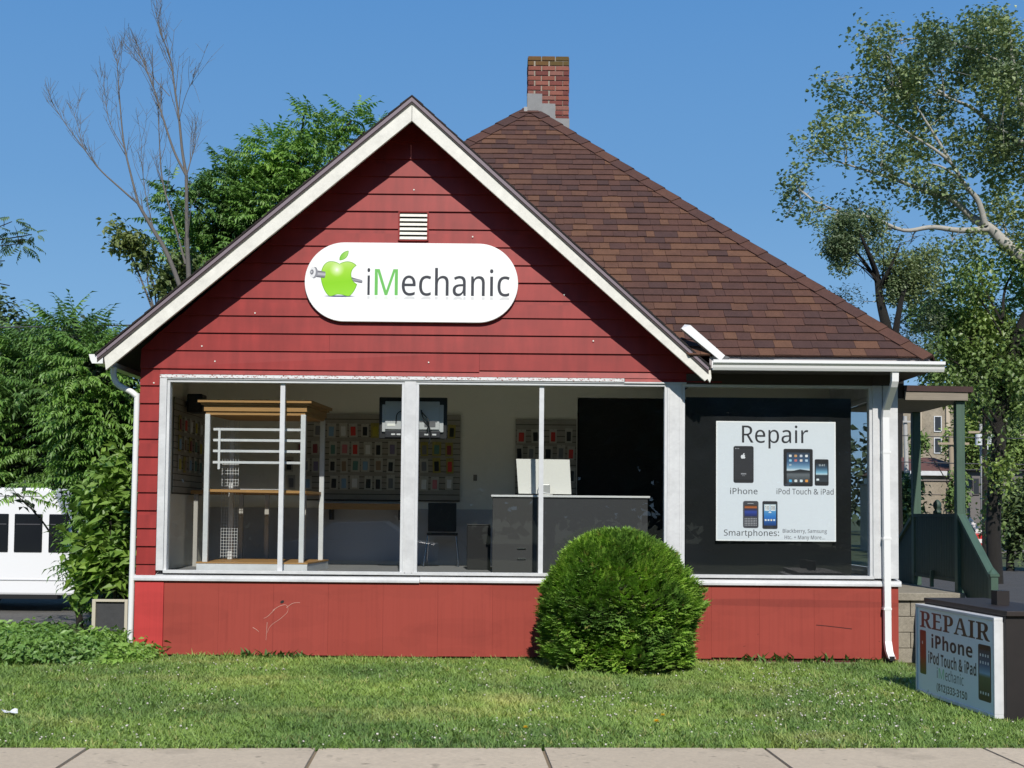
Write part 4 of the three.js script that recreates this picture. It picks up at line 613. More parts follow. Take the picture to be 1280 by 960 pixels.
// limbs from a trunk to each blob, with side twigs
function limbs(r, start, blobs, r0, twigs = 4, tw = .5) {
  const g = []; for (const b of blobs) { const e = V(b[0], b[1], b[2]), s = start(e), mid = s.clone().lerp(e, .5).add(V((r() - .5) * .3, e.distanceTo(s) * .10, (r() - .5) * .3)); const rr_ = r0 * (.5 + .5 * r()); g.push(tube([s, mid, e], rr_, rr_ * .3, 6, 8));
    for (let i = 0; i < twigs; i++) { const p = s.clone().lerp(mid, 0).lerp(e, .45 + .5 * r()), d = V(r() - .5, r() - .3, r() - .5).normalize(), L = Math.max(b[3], b[4]) * (.6 + .6 * r()); g.push(tube([p, p.clone().addScaledVector(d, L * .5).add(V(0, .04, 0)), p.clone().addScaledVector(d, L)], rr_ * .35, rr_ * .08, 4, 4)); } }
  return g;
}
const blobsAt = (z, list) => list.map(([u, v, ru, rv, dz = 0, w = 1, rz]) => { const p = at(u, v, z + dz), k = (EYE.z - z - dz) / FOC; return [p.x, p.y, p.z, ru * k, rv * k, (rz ?? (ru + rv) / 2) * k, w]; });

// clipped round evergreen in front of the wall
{
  const t = thing('arborvitae_shrub', 'dense bright green rounded evergreen shrub in front of the red base wall', 'shrub', [1.22, 0, .78]), r = rng(61);
  const c = V(1.185, 0, .72), hw = y => (y < .22 ? .64 + y * .6 : y < .56 ? lerp(.772, .80, (y - .22) / .34) : .80 * Math.pow(Math.max(0, 1 - Math.pow((y - .56) / .88, 2.5)), .58)) * (1 + .035 * Math.sin(y * 9 + 1));
  const pt = (y, a, k) => { const w = hw(y) * k * (1 + .20 * (noise3(Math.cos(a) * 2 + 5, y * 3.1, Math.sin(a) * 2 + 9) - .5) + .09 * (noise3(Math.cos(a) * 6, y * 8, Math.sin(a) * 6) - .5)); return V(c.x + Math.cos(a) * w - (y - .6) * .03, y, c.z + Math.sin(a) * w * .80); };
  // fan of scale-leaved twigs along +x
  const fan = q => { const o = []; for (let i = 0; i < 9; i++) { const t0 = i / 9, s = i % 2 ? 1 : -1, L = .042 * (1 - t0 * .5) * (.8 + .4 * q()), g = leafShape(L, .018, .3, .2); g.rotateY(-s * (.85 - .3 * t0)); g.rotateX((q() - .5) * .7); g.translate(t0 * .062, 0, 0); o.push(g); } const e = leafShape(.035, .015, .3, .1); e.translate(.06, 0, 0); o.push(e); return mergeGeometries(o); };
  const spots = []; const N = 21000; for (let i = 0; i < N; i++) { const y = 1.36 * Math.pow(r(), .86) + .07, a = r() * 6.283, ca = Math.cos(a), sa = Math.sin(a), cl = noise3(ca * 11 + 3, y * 13, sa * 11 + 4), k = .80 + .24 * cl + .06 * (r() - .5) + .01; const p = pt(y, a, k), n = V(Math.cos(a), Math.max(-.1, (y - .62) * 1.15), Math.sin(a)).normalize(); n.add(V((noise3(ca * 8, y * 9, sa * 8 + 31) - .5) * 1.6, .35 + (noise3(ca * 8 + 50, y * 9, sa * 8) - .5) * 1.2, 0)).add(V(r() - .5, r() - .5, r() - .5).multiplyScalar(.9)).normalize(); spots.push([p, n, .7 + r() * .6]); }
  for (let i = 0; i < 1300; i++) { const a = r() * 6.283, q = Math.sqrt(r()); spots.push([V(c.x + Math.cos(a) * q * .44 - .03, 1.355 - q * q * .12 + r() * .05, c.z + Math.sin(a) * q * .36), V((r() - .5) * 1.2 + Math.cos(a) * q, 1, (r() - .5) * 1.2 + Math.sin(a) * q).normalize(), .7 + r() * .6]); }
  const f = [1, 2, 3].map(i => fan(rng(i * 9))), mat = leafMat(.26, .45, .055, .38, .55);
  const grp = [[], [], []]; spots.forEach((s, i) => grp[i % 3].push(s)); const m0 = scatter(t, 'foliage', f[0], mat, spots, (p, q) => { const n = noise3(p.x * 5, p.y * 5, p.z * 5), k = lerp(.6, 1.3, n) * (.75 + .5 * q()), d = q() < .025 ? 1 : 0; return d ? [k * 1.2, k * .7, k * 1.1] : [k * (1 + (n - .5) * .3), k, k * (1 - (n - .5) * .3)]; }, 3, true);
  const core = new THREE.SphereGeometry(1, 24, 18), q = core.attributes.position; for (let i = 0; i < q.count; i++) { const y = (q.getY(i) + 1) * .5 * 1.30 + .03, a = Math.atan2(q.getZ(i), q.getX(i)), k = Math.hypot(q.getX(i), q.getZ(i)); const w = Math.min(k * 1.6, 1); const p = pt(y, a, .79); q.setXYZ(i, lerp(c.x, p.x, w), y, lerp(c.z, p.z, w)); } core.computeVertexNormals(); part(t, 'shade_core', core, std(.018, .026, .008, 1));  // solid dark core, shade between the sprays put into its colour
  part(t, 'trunk', tube([V(c.x, -.05, c.z), V(c.x, .5, c.z)], .05, .03, 7, 3), M.bark);
}
// grass, clover, weeds
{
  const r = rng(201), blade = (q, n, H, rad) => { const a = []; for (let i = 0; i < n; i++) { const h = H * (.55 + .7 * q()), w = .0035 + q() * .003, an = q() * 6.283, le = h * (.25 + .75 * q()), x = (q() - .5) * rad, z = (q() - .5) * rad, cx = Math.cos(an), cz = Math.sin(an); const P = (t, s) => [x + cx * le * t * t - cz * w * s * (1 - t * .55), h * t * (1 - .18 * t), z + cz * le * t * t + cx * w * s * (1 - t * .55)]; const b0 = P(0, -1), b1 = P(0, 1), m0 = P(.55, -1), m1 = P(.55, 1), tp = P(1, 0); a.push(...b0, ...b1, ...m1, ...b0, ...m1, ...m0, ...m0, ...m1, ...tp); } const g = new THREE.BufferGeometry(); g.setAttribute('position', new THREE.Float32BufferAttribute(a, 3)); g.computeVertexNormals(); return g; };
  const inHouse = (x, z) => x > -4.2 && x < 4.4 && z < .03, edge = x => 5.375 - (x - 0) * .0453;
  const spots = []; while (spots.length < 46000) { const x = -6.8 + r() * 13.4, z = -1.2 + r() * 6.75; if (inHouse(x, z) || z > edge(x) - .02 + r() * r() * .10 + .03 * (noise3(x * 3, 5, 2) - .5)) continue; if (x > 4.38 && x < 5.3 && z < .66) continue; const n = noise3(x * 1.3, 2, z * 1.3); spots.push([V(x, -.004, z), null, .6 + .55 * n + r() * .4 + (z < .12 && noise3(x * 3, 1, 4) > .55 ? .7 * r() : 0)]); }
  const tint = (p, q) => { const n = noise3(p.x * .8, 3, p.z * .8) * .6 + noise3(p.x * 3.5, 3, p.z * 3.5) * .4, k = .62 + .75 * n + (q() - .5) * .4, patch = noise3(p.x * .9 + 40, 1, p.z * 1.6) * .7 + noise3(p.x * 4 + 9, 1, p.z * 4) * .3, dry = q() < .05 ? .8 : patch > .60 ? (patch - .60) * 2.2 : 0, far = 0; return [k * (1.0 + dry * 1.1 + (n - .5) * .35), k * (1 + dry * .35), k * (.9 + dry * 1.2)]; };
  const m = scatter(scene, 'grass', blade(rng(5), 11, .062, .055), leafMat(.225, .35, .072, .35, .6), spots, tint, 17, true); m.userData.label = 'short mown green grass in front of the shop';
  m.userData.category = 'grass';
  const fl = []; while (fl.length < 1500) { const x = -5 + r() * 11, z = .1 + r() * 5.4; if (z > edge(x) - .03 || inHouse(x, z)) continue; const d = noise3(x * 1.1 + 9, 1, z * 1.1) * .6 + noise3(x * 4, 6, z * 4) * .4 + (x > .3 ? .07 : -.06) + (z - 3) * .035; if (d < .40 + r() * .34) continue; fl.push([V(x, .030 + r() * .026, z), null, .5 + r() * .6]); }
  const cg = new THREE.IcosahedronGeometry(.009, 1).scale(1, .85, 1); const cm = scatter(scene, 'clover_flowers', cg, std(.62, .60, .55, .9), fl, (p, q) => { const k = .75 + q() * .35; return [k, k * (.92 + q() * .08), k * .92]; }, 19, true); cm.userData.label = 'small white clover flowers scattered through the lawn'; cm.userData.category = 'flowers';
  // broader weeds along the wall
  const wd = []; for (let i = 0; i < 420; i++) { const x = -4 + r() * 8.3; if (noise3(x * 2.2, 8, 1) < .5) continue; wd.push([V(x, .01 + r() * .04, .05 + r() * .14), V(r() - .5, .9 + r() * .6, r() * .8 - .2), .6 + r() * .8]); }
  const wm = scatter(scene, 'weeds', leafShape(.10, .035, .2, .8), leafMat(.10, .20, .035, .3, .6), wd, tintBy(3, .8, 1.25), 23, true); wm.userData.label = 'weeds growing along the foot of the red wall'; wm.userData.category = 'weeds';
  // three dandelions
  [[1.132, 4.593, 'dandelion nearest the sidewalk, below the shrub'], [1.234, 4.146, 'dandelion farther from the sidewalk, directly below the shrub'], [.139, 4.779, 'small yellow dandelion left of the other two']].forEach(([x, z, l], i) => { const t = thing('dandelion', `yellow ${l}`.replace('yellow small yellow', 'small yellow'), 'flower', [x, 0, z], 'dandelions in the lawn'); const s = i === 0 ? 1.2 : .9; part(t, 'stem', rod([x, 0, z], [x + .01, .075 * s, z], .003), std(.15, .25, .05)); const h = []; for (let k = 0; k < 22; k++) { const g = leafShape(.026 * s, .008, .2, .3); g.rotateZ(.2 + (k % 3) * .3); g.rotateY(k * 2.4); h.push(g.translate(x + .01, .076 * s, z)); } part(t, 'flower_head', mergeGeometries(h), std(.80, .50, .01, .8)); });
  { const t = thing('paper_scrap', 'crumpled white paper scrap on the grass at far left', 'litter', [-3.87, 0, 4.26]); const g = new THREE.PlaneGeometry(.12, .08, 6, 4).rotateX(-Math.PI / 2), p = g.attributes.position; for (let i = 0; i < p.count; i++) p.setY(i, .055 + noise3(p.getX(i) * 30, 4, p.getZ(i) * 30) * .05); g.computeVertexNormals(); g.rotateY(.4); g.translate(-3.87, 0, 4.26); part(t, 'sheet', g, std(.75, .76, .78, .8)); }
}
// leafy vines and saplings at the left corner
{
  const r = rng(88), sp = []; while (sp.length < 4600) { const x = -8.6 + r() * 4.75, z = -1.5 + r() * 2.5; if (z < -.55 && x > -5.35) continue; const e = noise3(x * 2, 3, z * 2); if (x > -4.2 && z < .02) continue; const edgeF = .55 + .35 * e + (x < -4.6 ? .25 : 0) - Math.max(0, x + 4.25) * 1.2; if (z > edgeF + .25) continue; const hgt = (.12 + .24 * noise3(x * 1.4, 9, z * 1.4)) * (z < -.1 ? .8 : 1) * Math.min(1, Math.max(.2, (edgeF + .3 - z) * 2)) * (x > -4.3 ? .6 : 1); sp.push([V(x, hgt * (.25 + .75 * Math.sqrt(r())), z), null, .8 + r() * .6]); }
  const m = scatter(scene, 'ground_cover', spray(rng(4), 9, .062, .030, .10), leafMat(.23, .40, .075, .4, .5), sp, tintBy(2.2, .6, 1.35, .2), 29, true); m.userData.label = 'low leafy vines spreading over the grass at the left corner'; m.userData.category = 'ground cover';
  const t = thing('sapling', 'pale green broad leaved sapling beside the left downspout', 'plant', [-4.85, 0, -1.9]); const b = blobsAt(-1.9, [[135, 615, 26, 30], [145, 665, 22, 34], [120, 690, 30, 30], [110, 720, 22, 22], [148, 715, 18, 26], [118, 640, 16, 22], [100, 748, 16, 14], [140, 580, 18, 22]]);
  scatter(t, 'foliage', spray(rng(6), 5, .15, .075, .14), leafMat(.21, .36, .055, .4, .5), fill(r, b, 330, { gap: .3, shell: .7 }), tintBy(2.5, .7, 1.2), 31); part(t, 'stem', [...limbs(r, e => V(-4.85 + (e.x + 4.85) * .3, .1, -1.9), b, .018, 3)], M.bark);
}
{ // tall thicket with feathery compound leaves left of the shop
  const t = thing('leafy_thicket', 'tall dense green thicket with feathery leaves left of the shop', 'tree', [-6.1, 0, -3.3]), r = rng(71);
  const b = blobsAt(-3.2, [[92, 428, 34, 32, 0, 1.2], [120, 465, 42, 40, .3], [140, 510, 34, 40, .2], [108, 520, 40, 40, .2], [128, 570, 40, 40], [145, 620, 26, 40], [125, 640, 18, 34], [135, 700, 32, 40, 0, .8], [75, 605, 18, 14, 0, .6], [20, 618, 24, 8, 0, .4], [112, 700, 12, 30, -.2, .7], [150, 760, 20, 20]]);
  const sp = fill(r, b, 1150, { gap: .40, freq: 2.0, shell: .75, dirs: true, droop: -.12, s0: .7, s1: 1.1 });
  scatter(t, 'foliage', frond(rng(2), 8, .46, .125, .044), leafMat(.16, .31, .045, .4, .5), sp, tintBy(1.2, .6, 1.45, .2), 33);
  scatter(t, 'darkened_inner_foliage', spray(rng(12), 9, .14, .06, .22), leafMat(.022, .045, .012, .25, .7), fill(r, b.map(q => [q[0], q[1], q[2] - .25, q[3] * .85, q[4] * .85, q[5] * .7, q[6]]), 1100, { gap: .25, shell: .1 }), tintBy(1.5, .6, 1.1), 34, true);  // near-black leaves put shade into the thicket gaps by colour
  part(t, 'trunk', [tube([V(-5.6, -.05, -3.4), V(-5.5, 1.2, -3.4), V(-5.65, 3.2, -3.3)], .07, .03, 7, 8), tube([V(-5.9, -.05, -3.5), V(-6.0, 1.8, -3.4), V(-5.95, 3.7, -3.3)], .05, .02, 7, 8), ...limbs(r, e => V(-5.7 + (e.x + 5.7) * .4, Math.max(.6, e.y - .8), -3.35), b, .022, 2)], M.bark);
}
{ // tree of the same kind behind the van
  const t = thing('feathery_tree', 'tall dense feathery tree standing behind the white van at far left', 'tree', [-11.5, 0, -10.6]), r = rng(171);
  const b = blobsAt(-10.4, [[58, 445, 40, 30], [5, 458, 40, 34], [70, 475, 50, 40], [20, 500, 56, 44], [75, 530, 50, 40], [30, 560, 56, 40], [75, 585, 46, 34], [-40, 500, 50, 70], [-40, 590, 50, 50], [25, 605, 50, 26], [112, 600, 30, 60], [120, 520, 30, 50]]);
  scatter(t, 'crown', frond(rng(28), 8, .52, .15, .055), leafMat(.15, .29, .045, .4, .5), fill(r, b, 1900, { gap: .40, shell: .7, dirs: true, droop: -.1, s0: .8, s1: 1.25 }), tintBy(1, .6, 1.4, .2), 133);
  scatter(t, 'darkened_inner_foliage', spray(rng(29), 9, .2, .09, .3), leafMat(.022, .045, .012, .25, .7), fill(r, b.map(q => [q[0], q[1], q[2] - .4, q[3] * .85, q[4] * .85, q[5] * .7]), 1100, { gap: .2, shell: .1 }), tintBy(1.5, .6, 1.1), 134, true);  // inner leaves coloured near black to paint the shade inside the crown
  part(t, 'trunk', [tube([V(-11.5, -.1, -10.6), V(-11.4, 2, -10.6), V(-11.2, 4, -10.5)], .2, .1, 8, 6), ...limbs(r, e => V(-11.3, Math.max(1.2, Math.min(4, e.y - .6)), -10.5), b, .05, 2)], M.bark);
}
{ // locust-like tree behind the roof
  const t = thing('feathery_tree', 'green feathery leaved tree rising behind the left slope of the gable', 'tree', [-5.2, 0, -12.6]), r = rng(72);
  const b = blobsAt(-12.3, [[440, 150, 20, 16], [418, 165, 24, 22], [395, 165, 24, 26], [380, 145, 12, 14], [345, 195, 36, 30], [312, 205, 22, 18], [400, 215, 56, 40], [300, 238, 44, 30], [350, 262, 66, 44], [278, 268, 40, 40], [320, 310, 60, 40], [235, 250, 30, 22], [222, 238, 22, 16], [265, 320, 36, 40], [455, 165, 22, 22], [470, 190, 20, 40], [208, 272, 18, 16], [232, 300, 24, 28], [215, 315, 18, 14], [285, 205, 14, 12], [205, 232, 10, 8]]);
  scatter(t, 'crown', frond(rng(3), 6, .34, .125, .055), leafMat(.17, .33, .045, .4, .5), fill(r, b, 2600, { gap: .36, shell: .6, dirs: true, freq: 1.5, droop: -.15 }), tintBy(1, .6, 1.4, .2), 35);
  part(t, 'trunk', [tube([V(-5.2, -.1, -12.6), V(-5.1, 3, -12.5), V(-4.9, 6.5, -12.4)], .22, .12, 8, 8), ...limbs(r, e => V(-4.95, Math.min(6.6, Math.max(3.5, e.y - 2)), -12.4), b, .07, 4)], M.bark);
  // pale leaved tree with a few leafy twigs left of the bare stems
  const t2 = thing('pale_tree', 'sparse yellow green tree left of the bare stems behind the roof', 'tree', [-7.5, 0, -11.2]), b2 = blobsAt(-11, [[145, 280, 9, 8], [150, 300, 13, 12], [168, 305, 18, 14], [185, 320, 14, 12], [178, 332, 12, 8], [215, 345, 18, 14], [205, 362, 14, 12], [230, 330, 14, 16]]);
  scatter(t2, 'crown', spray(rng(8), 8, .12, .07, .20), leafMat(.14, .20, .04, .4, .6), fill(r, b2, 300, { gap: .3 }), tintBy(2, .7, 1.2), 36); part(t2, 'trunk', [tube([V(-7.0, -.1, -11.2), V(-7.0, 3, -11.1), V(-7.0, 5.6, -11)], .10, .05, 7, 6), ...limbs(r, e => V(-7.0, 5.4, -11), b2, .028, 3)], M.greyBark);
  // tree beyond the left edge whose branch reaches into the picture
  const t3 = thing('edge_tree', 'tree at the left edge whose leafy branch hangs against the sky', 'tree', [-13.2, 0, -12]), b3 = blobsAt(-12, [[15, 277, 17, 9], [40, 293, 17, 8], [10, 297, 18, 14], [30, 304, 18, 8], [6, 326, 16, 9], [12, 357, 6, 4], [-4, 352, 10, 6], [-75, 315, 34, 40], [-120, 300, 50, 60]]);
  scatter(t3, 'crown', frond(rng(9), 6, .26, .10, .045), leafMat(.10, .18, .04, .35, .6), fill(r, b3, 800, { gap: .22, dirs: true }), tintBy(2, .7, 1.2), 37); part(t3, 'trunk', [tube([V(-13.2, -.1, -12), V(-13, 3, -12), V(-12.4, 6.3, -12)], .2, .1, 8, 8), ...limbs(r, e => V(-12.5, 6.2, -12), b3, .04, 2)], M.bark);
}
{ // bare tree: stems traced in depth as they fork
  const t = thing('bare_tree', 'leafless tree with thin grey stems against the sky above the left roof', 'tree', [-6.6, 0, -10.4]), r = rng(73), g = [], zz = -10.4;
  const S = (pts, r0, r1, tw = 6) => { const z0 = zz + (r() - .5) * .8, p = pts.map(([u, v], i) => at(u, v, zz + (z0 - zz) * i / (pts.length - 1))); r0 *= .72; r1 *= .6; g.push(tube(p, r0, r1, 6, pts.length * 4)); const c = new THREE.CatmullRomCurve3(p); for (let i = 0; i < tw * 1.5; i++) { const k = .3 + .68 * r(), a = c.getPoint(k), d = c.getTangent(k), s = V((r() - .5) * 1.2, .35 + r() * .5, (r() - .5) * 1.0).add(d).normalize(), L = (.35 + r() * .8) * (1.15 - k * .6), e = a.clone().addScaledVector(s, L); g.push(tube([a, a.clone().lerp(e, .5).add(V((r() - .5) * .08, -.02, (r() - .5) * .08)), e], lerp(r0, r1, k) * .32 + .003, .0025, 4, 4)); for (let j = 0; j < 4; j++) { const q = a.clone().lerp(e, .35 + .6 * r()), f = q.clone().addScaledVector(V((r() - .5), .3 + r() * .6, (r() - .5)).normalize(), .15 + .25 * r()); g.push(tube([q, q.clone().lerp(f, .5), f], .0035, .002, 3, 2)); } } };
  const base = [[236, 345], [234, 300], [233, 220]];
  S([[240, 420], [236, 345], [234, 300], [233, 220]], .085, .055, 2); S([[233, 220], [228, 190], [224, 150], [219, 115], [212, 70], [200, 40], [195, 15]], .045, .008, 14); S([[233, 220], [218, 190], [203, 145], [192, 110], [180, 80], [168, 55]], .04, .008, 12); S([[233, 220], [240, 195], [248, 170]], .022, .006, 6); S([[232, 330], [215, 270], [203, 225], [199, 170], [197, 120]], .035, .008, 8);
  S([[250, 430], [208, 315], [190, 285], [173, 255]], .075, .05, 2); S([[173, 255], [164, 220], [155, 180], [150, 130], [147, 90], [146, 70]], .035, .007, 10); S([[173, 255], [150, 235], [125, 212], [105, 186], [82, 155], [60, 120]], .032, .007, 10); S([[155, 185], [140, 160], [133, 135], [130, 105]], .014, .005, 5); S([[105, 186], [98, 160], [92, 140]], .012, .004, 4); S([[192, 288], [180, 230], [176, 170]], .018, .005, 5); S([[224, 150], [232, 120], [240, 105], [250, 128]], .010, .004, 3); S([[212, 120], [185, 90], [160, 65]], .014, .005, 5);
  g.push(tube([V(-6.6, -.1, -10.4), V(-6.6, 3, -10.4), at(240, 420, zz)], .16, .085, 8, 6), tube([V(-6.6, 2.2, -10.4), at(250, 430, zz)], .10, .075, 7, 3));
  part(t, 'stems', g, M.greyBark);
}
{ // big pale-barked sycamore at the right
  const t = thing('sycamore_tree', 'large spreading tree with white mottled limbs at the right edge', 'tree', [12.6, 0, -18.4]), r = rng(74);
  const L1 = [[1005, 235, 24, 34], [1000, 195, 16, 14], [985, 240, 10, 12], [1020, 265, 16, 16], [1060, 125, 30, 22], [1035, 95, 14, 12], [1085, 75, 22, 22], [1120, 35, 14, 26], [1065, 50, 8, 8], [1100, 120, 44, 34], [1050, 180, 44, 34], [1090, 215, 44, 28], [1140, 170, 44, 34], [1175, 105, 50, 44], [1215, 60, 50, 46], [1260, 40, 40, 50], [1175, 40, 30, 40], [1240, 130, 46, 40], [1215, 190, 46, 30], [1265, 190, 30, 50], [1150, 235, 50, 24], [1200, 250, 36, 20], [1255, 260, 40, 26], [1305, 120, 40, 100], [1100, 288, 30, 12, 0, .5], [1145, 300, 26, 14, 0, .5], [1185, 310, 22, 18, 0, .5], [1215, 300, 24, 22], [1265, 300, 30, 26], [1075, 255, 30, 18], [1040, 295, 20, 8], [1150, 90, 24, 40], [1310, 260, 40, 60]];
  const b = blobsAt(-18, L1).map((q, i) => { q[2] += (r() - .5) * 2.4; q[5] = Math.max(q[5], .7); return q; });
  scatter(t, 'crown', spray(rng(21), 6, .125, .11, .30), leafMat(.24, .315, .12, .45, .45), fill(r, b, 4700, { gap: .49, freq: 2.3, shell: .35, s0: .7, s1: 1.2 }), tintBy(.9, .65, 1.35, .22), 38);
  const low = blobsAt(-18, [[1235, 335, 36, 26], [1200, 350, 34, 22], [1180, 380, 30, 24], [1255, 390, 40, 40], [1215, 410, 44, 34], [1185, 440, 34, 28], [1235, 455, 44, 34], [1270, 440, 26, 60], [1200, 485, 40, 22], [1250, 500, 34, 24], [1300, 400, 30, 90], [1175, 465, 18, 14], [1165, 395, 18, 14], [1275, 330, 20, 30], [1250, 545, 13, 26], [1248, 600, 10, 30], [1254, 650, 7, 30]]).map(q => { q[2] += (r() - .5) * 1.6 - .3; q[5] = Math.max(q[5], .8); return q; });
  scatter(t, 'lower_crown', spray(rng(22), 8, .115, .09, .34), leafMat(.20, .30, .075, .45, .45), fill(r, low, 2300, { gap: .51, freq: 2.2, shell: .4 }), tintBy(.9, .6, 1.4, .22), 39);
  const g = [], on = [], S = (p, r0, r1) => { const q = p.map(([u, v, dz = 0]) => at(u, v, -18 + dz)); on.push(...new THREE.CatmullRomCurve3(q).getPoints(24)); g.push(tube(q, r0, r1, 8, p.length * 4)); };
  S([[1330, 345, .4], [1278, 322, .2], [1252, 300], [1238, 286], [1215, 272, -.2]], .19, .11); S([[1238, 286], [1200, 288, .2], [1165, 284, .3], [1130, 288, .4], [1090, 272, .5], [1060, 268, .5], [1015, 250, .6]], .085, .012); S([[1215, 272, -.2], [1190, 250, -.1], [1160, 240, 0], [1120, 225, .2], [1080, 212, .3], [1040, 200, .4]], .09, .015); S([[1232, 282, .1], [1222, 250, .2], [1205, 230, .3], [1190, 205, .4], [1170, 188, .5], [1145, 172, .5], [1110, 150, .6]], .085, .015); S([[1190, 205, .4], [1175, 180, .5], [1150, 140, .6], [1130, 110, .7]], .05, .012); S([[1275, 180, -.3], [1240, 155, -.2], [1215, 135, 0], [1180, 120, .2]], .10, .02); S([[1300, 230, -.3], [1285, 160, -.4], [1268, 90, -.4], [1262, 40, -.4]], .14, .03); S([[1268, 90, -.4], [1245, 75, -.2], [1220, 62, 0]], .06, .015); S([[1280, 180, -.3], [1255, 165, .3], [1235, 158, .4]], .07, .03); S([[1330, 345, .4], [1310, 280, 0], [1300, 230, -.3]], .22, .14); S([[1205, 230, .3], [1180, 210, .5], [1165, 205, .6]], .05, .015);
  part(t, 'limbs', [...g, ...limbs(r, e => [...on].reduce((m, p) => { const d = p.distanceTo(e) + (p.x < e.x ? .4 : 0) + (p.y > e.y ? .3 : 0); return d < m[0] ? [d, p] : m; }, [1e9, null])[1].clone(), b, .04, 6)], M.paleBark);
  part(t, 'trunk', [tube([V(12.42, -.1, -18.2), V(12.36, 1.4, -18.2), V(12.5, 3.4, -18.2), V(12.7, 5.2, -18.1), V(13.3, 7, -17.9), at(1330, 345, -17.6)], .18, .17, 10, 16), ...limbs(r, e => V(12.6, Math.max(3.2, e.y - 1.4), -18.1), low, .05, 3)], M.bark);
}
{ // finer leaved tree behind it
  const t = thing('elm_tree', 'smaller forked tree with fine leaves just right of the roof slope', 'tree', [8.9, 0, -15.2]), r = rng(75);
  const b = blobsAt(-15.2, [[1032, 280, 12, 8], [1040, 300, 18, 14], [1068, 275, 30, 16], [1025, 292, 8, 6], [1160, 330, 16, 18], [1112, 360, 14, 16], [1095, 275, 26, 16], [1055, 305, 24, 16], [1085, 305, 26, 18], [1055, 325, 14, 12], [1120, 300, 26, 16], [1150, 310, 18, 14], [1125, 335, 30, 22], [1150, 355, 24, 16], [1100, 340, 16, 20], [1135, 365, 26, 10]]);
  scatter(t, 'crown', spray(rng(23), 13, .075, .036, .24), leafMat(.22, .29, .11, .45, .5), fill(r, b, 1200, { gap: .46, freq: 2.2, shell: .3 }), tintBy(1, .7, 1.25, .2), 40);
  const b2 = blobsAt(-16, [[1055, 375, 20, 14], [1070, 362, 10, 10], [1050, 385, 14, 8], [1140, 405, 30, 16], [1120, 425, 28, 12], [1150, 430, 26, 18], [1165, 390, 16, 20], [1130, 455, 24, 10]]);
  scatter(t, 'wispy_foliage', spray(rng(24), 9, .075, .034, .26), leafMat(.10, .145, .06, .4, .7), fill(r, b2, 300, { gap: .34, freq: 1.5 }), tintBy(1.5, .8, 1.2, .2), 41);
  const S = (p, a, c) => tube(p.map(([u, v, dz = 0]) => at(u, v, -15.2 + dz)), a, c, 7, p.length * 4);
  part(t, 'trunk', [tube([V(9.0, -.1, -15.2), V(8.95, 3, -15.2), at(1122, 470, -15.2), at(1115, 435, -15.2), at(1107, 405, -15.2)], .17, .12, 8, 12), S([[1107, 405], [1100, 375], [1096, 345], [1086, 318, .4], [1075, 292, .6]], .12, .03), S([[1116, 438], [1121, 405, .2], [1128, 370, .3], [1140, 340, .3]], .10, .03), S([[1099, 360], [1115, 330, .3], [1125, 305]], .06, .02), ...limbs(r, e => at(1103, 360, -15.2), b, .03, 4)], M.bark);
}
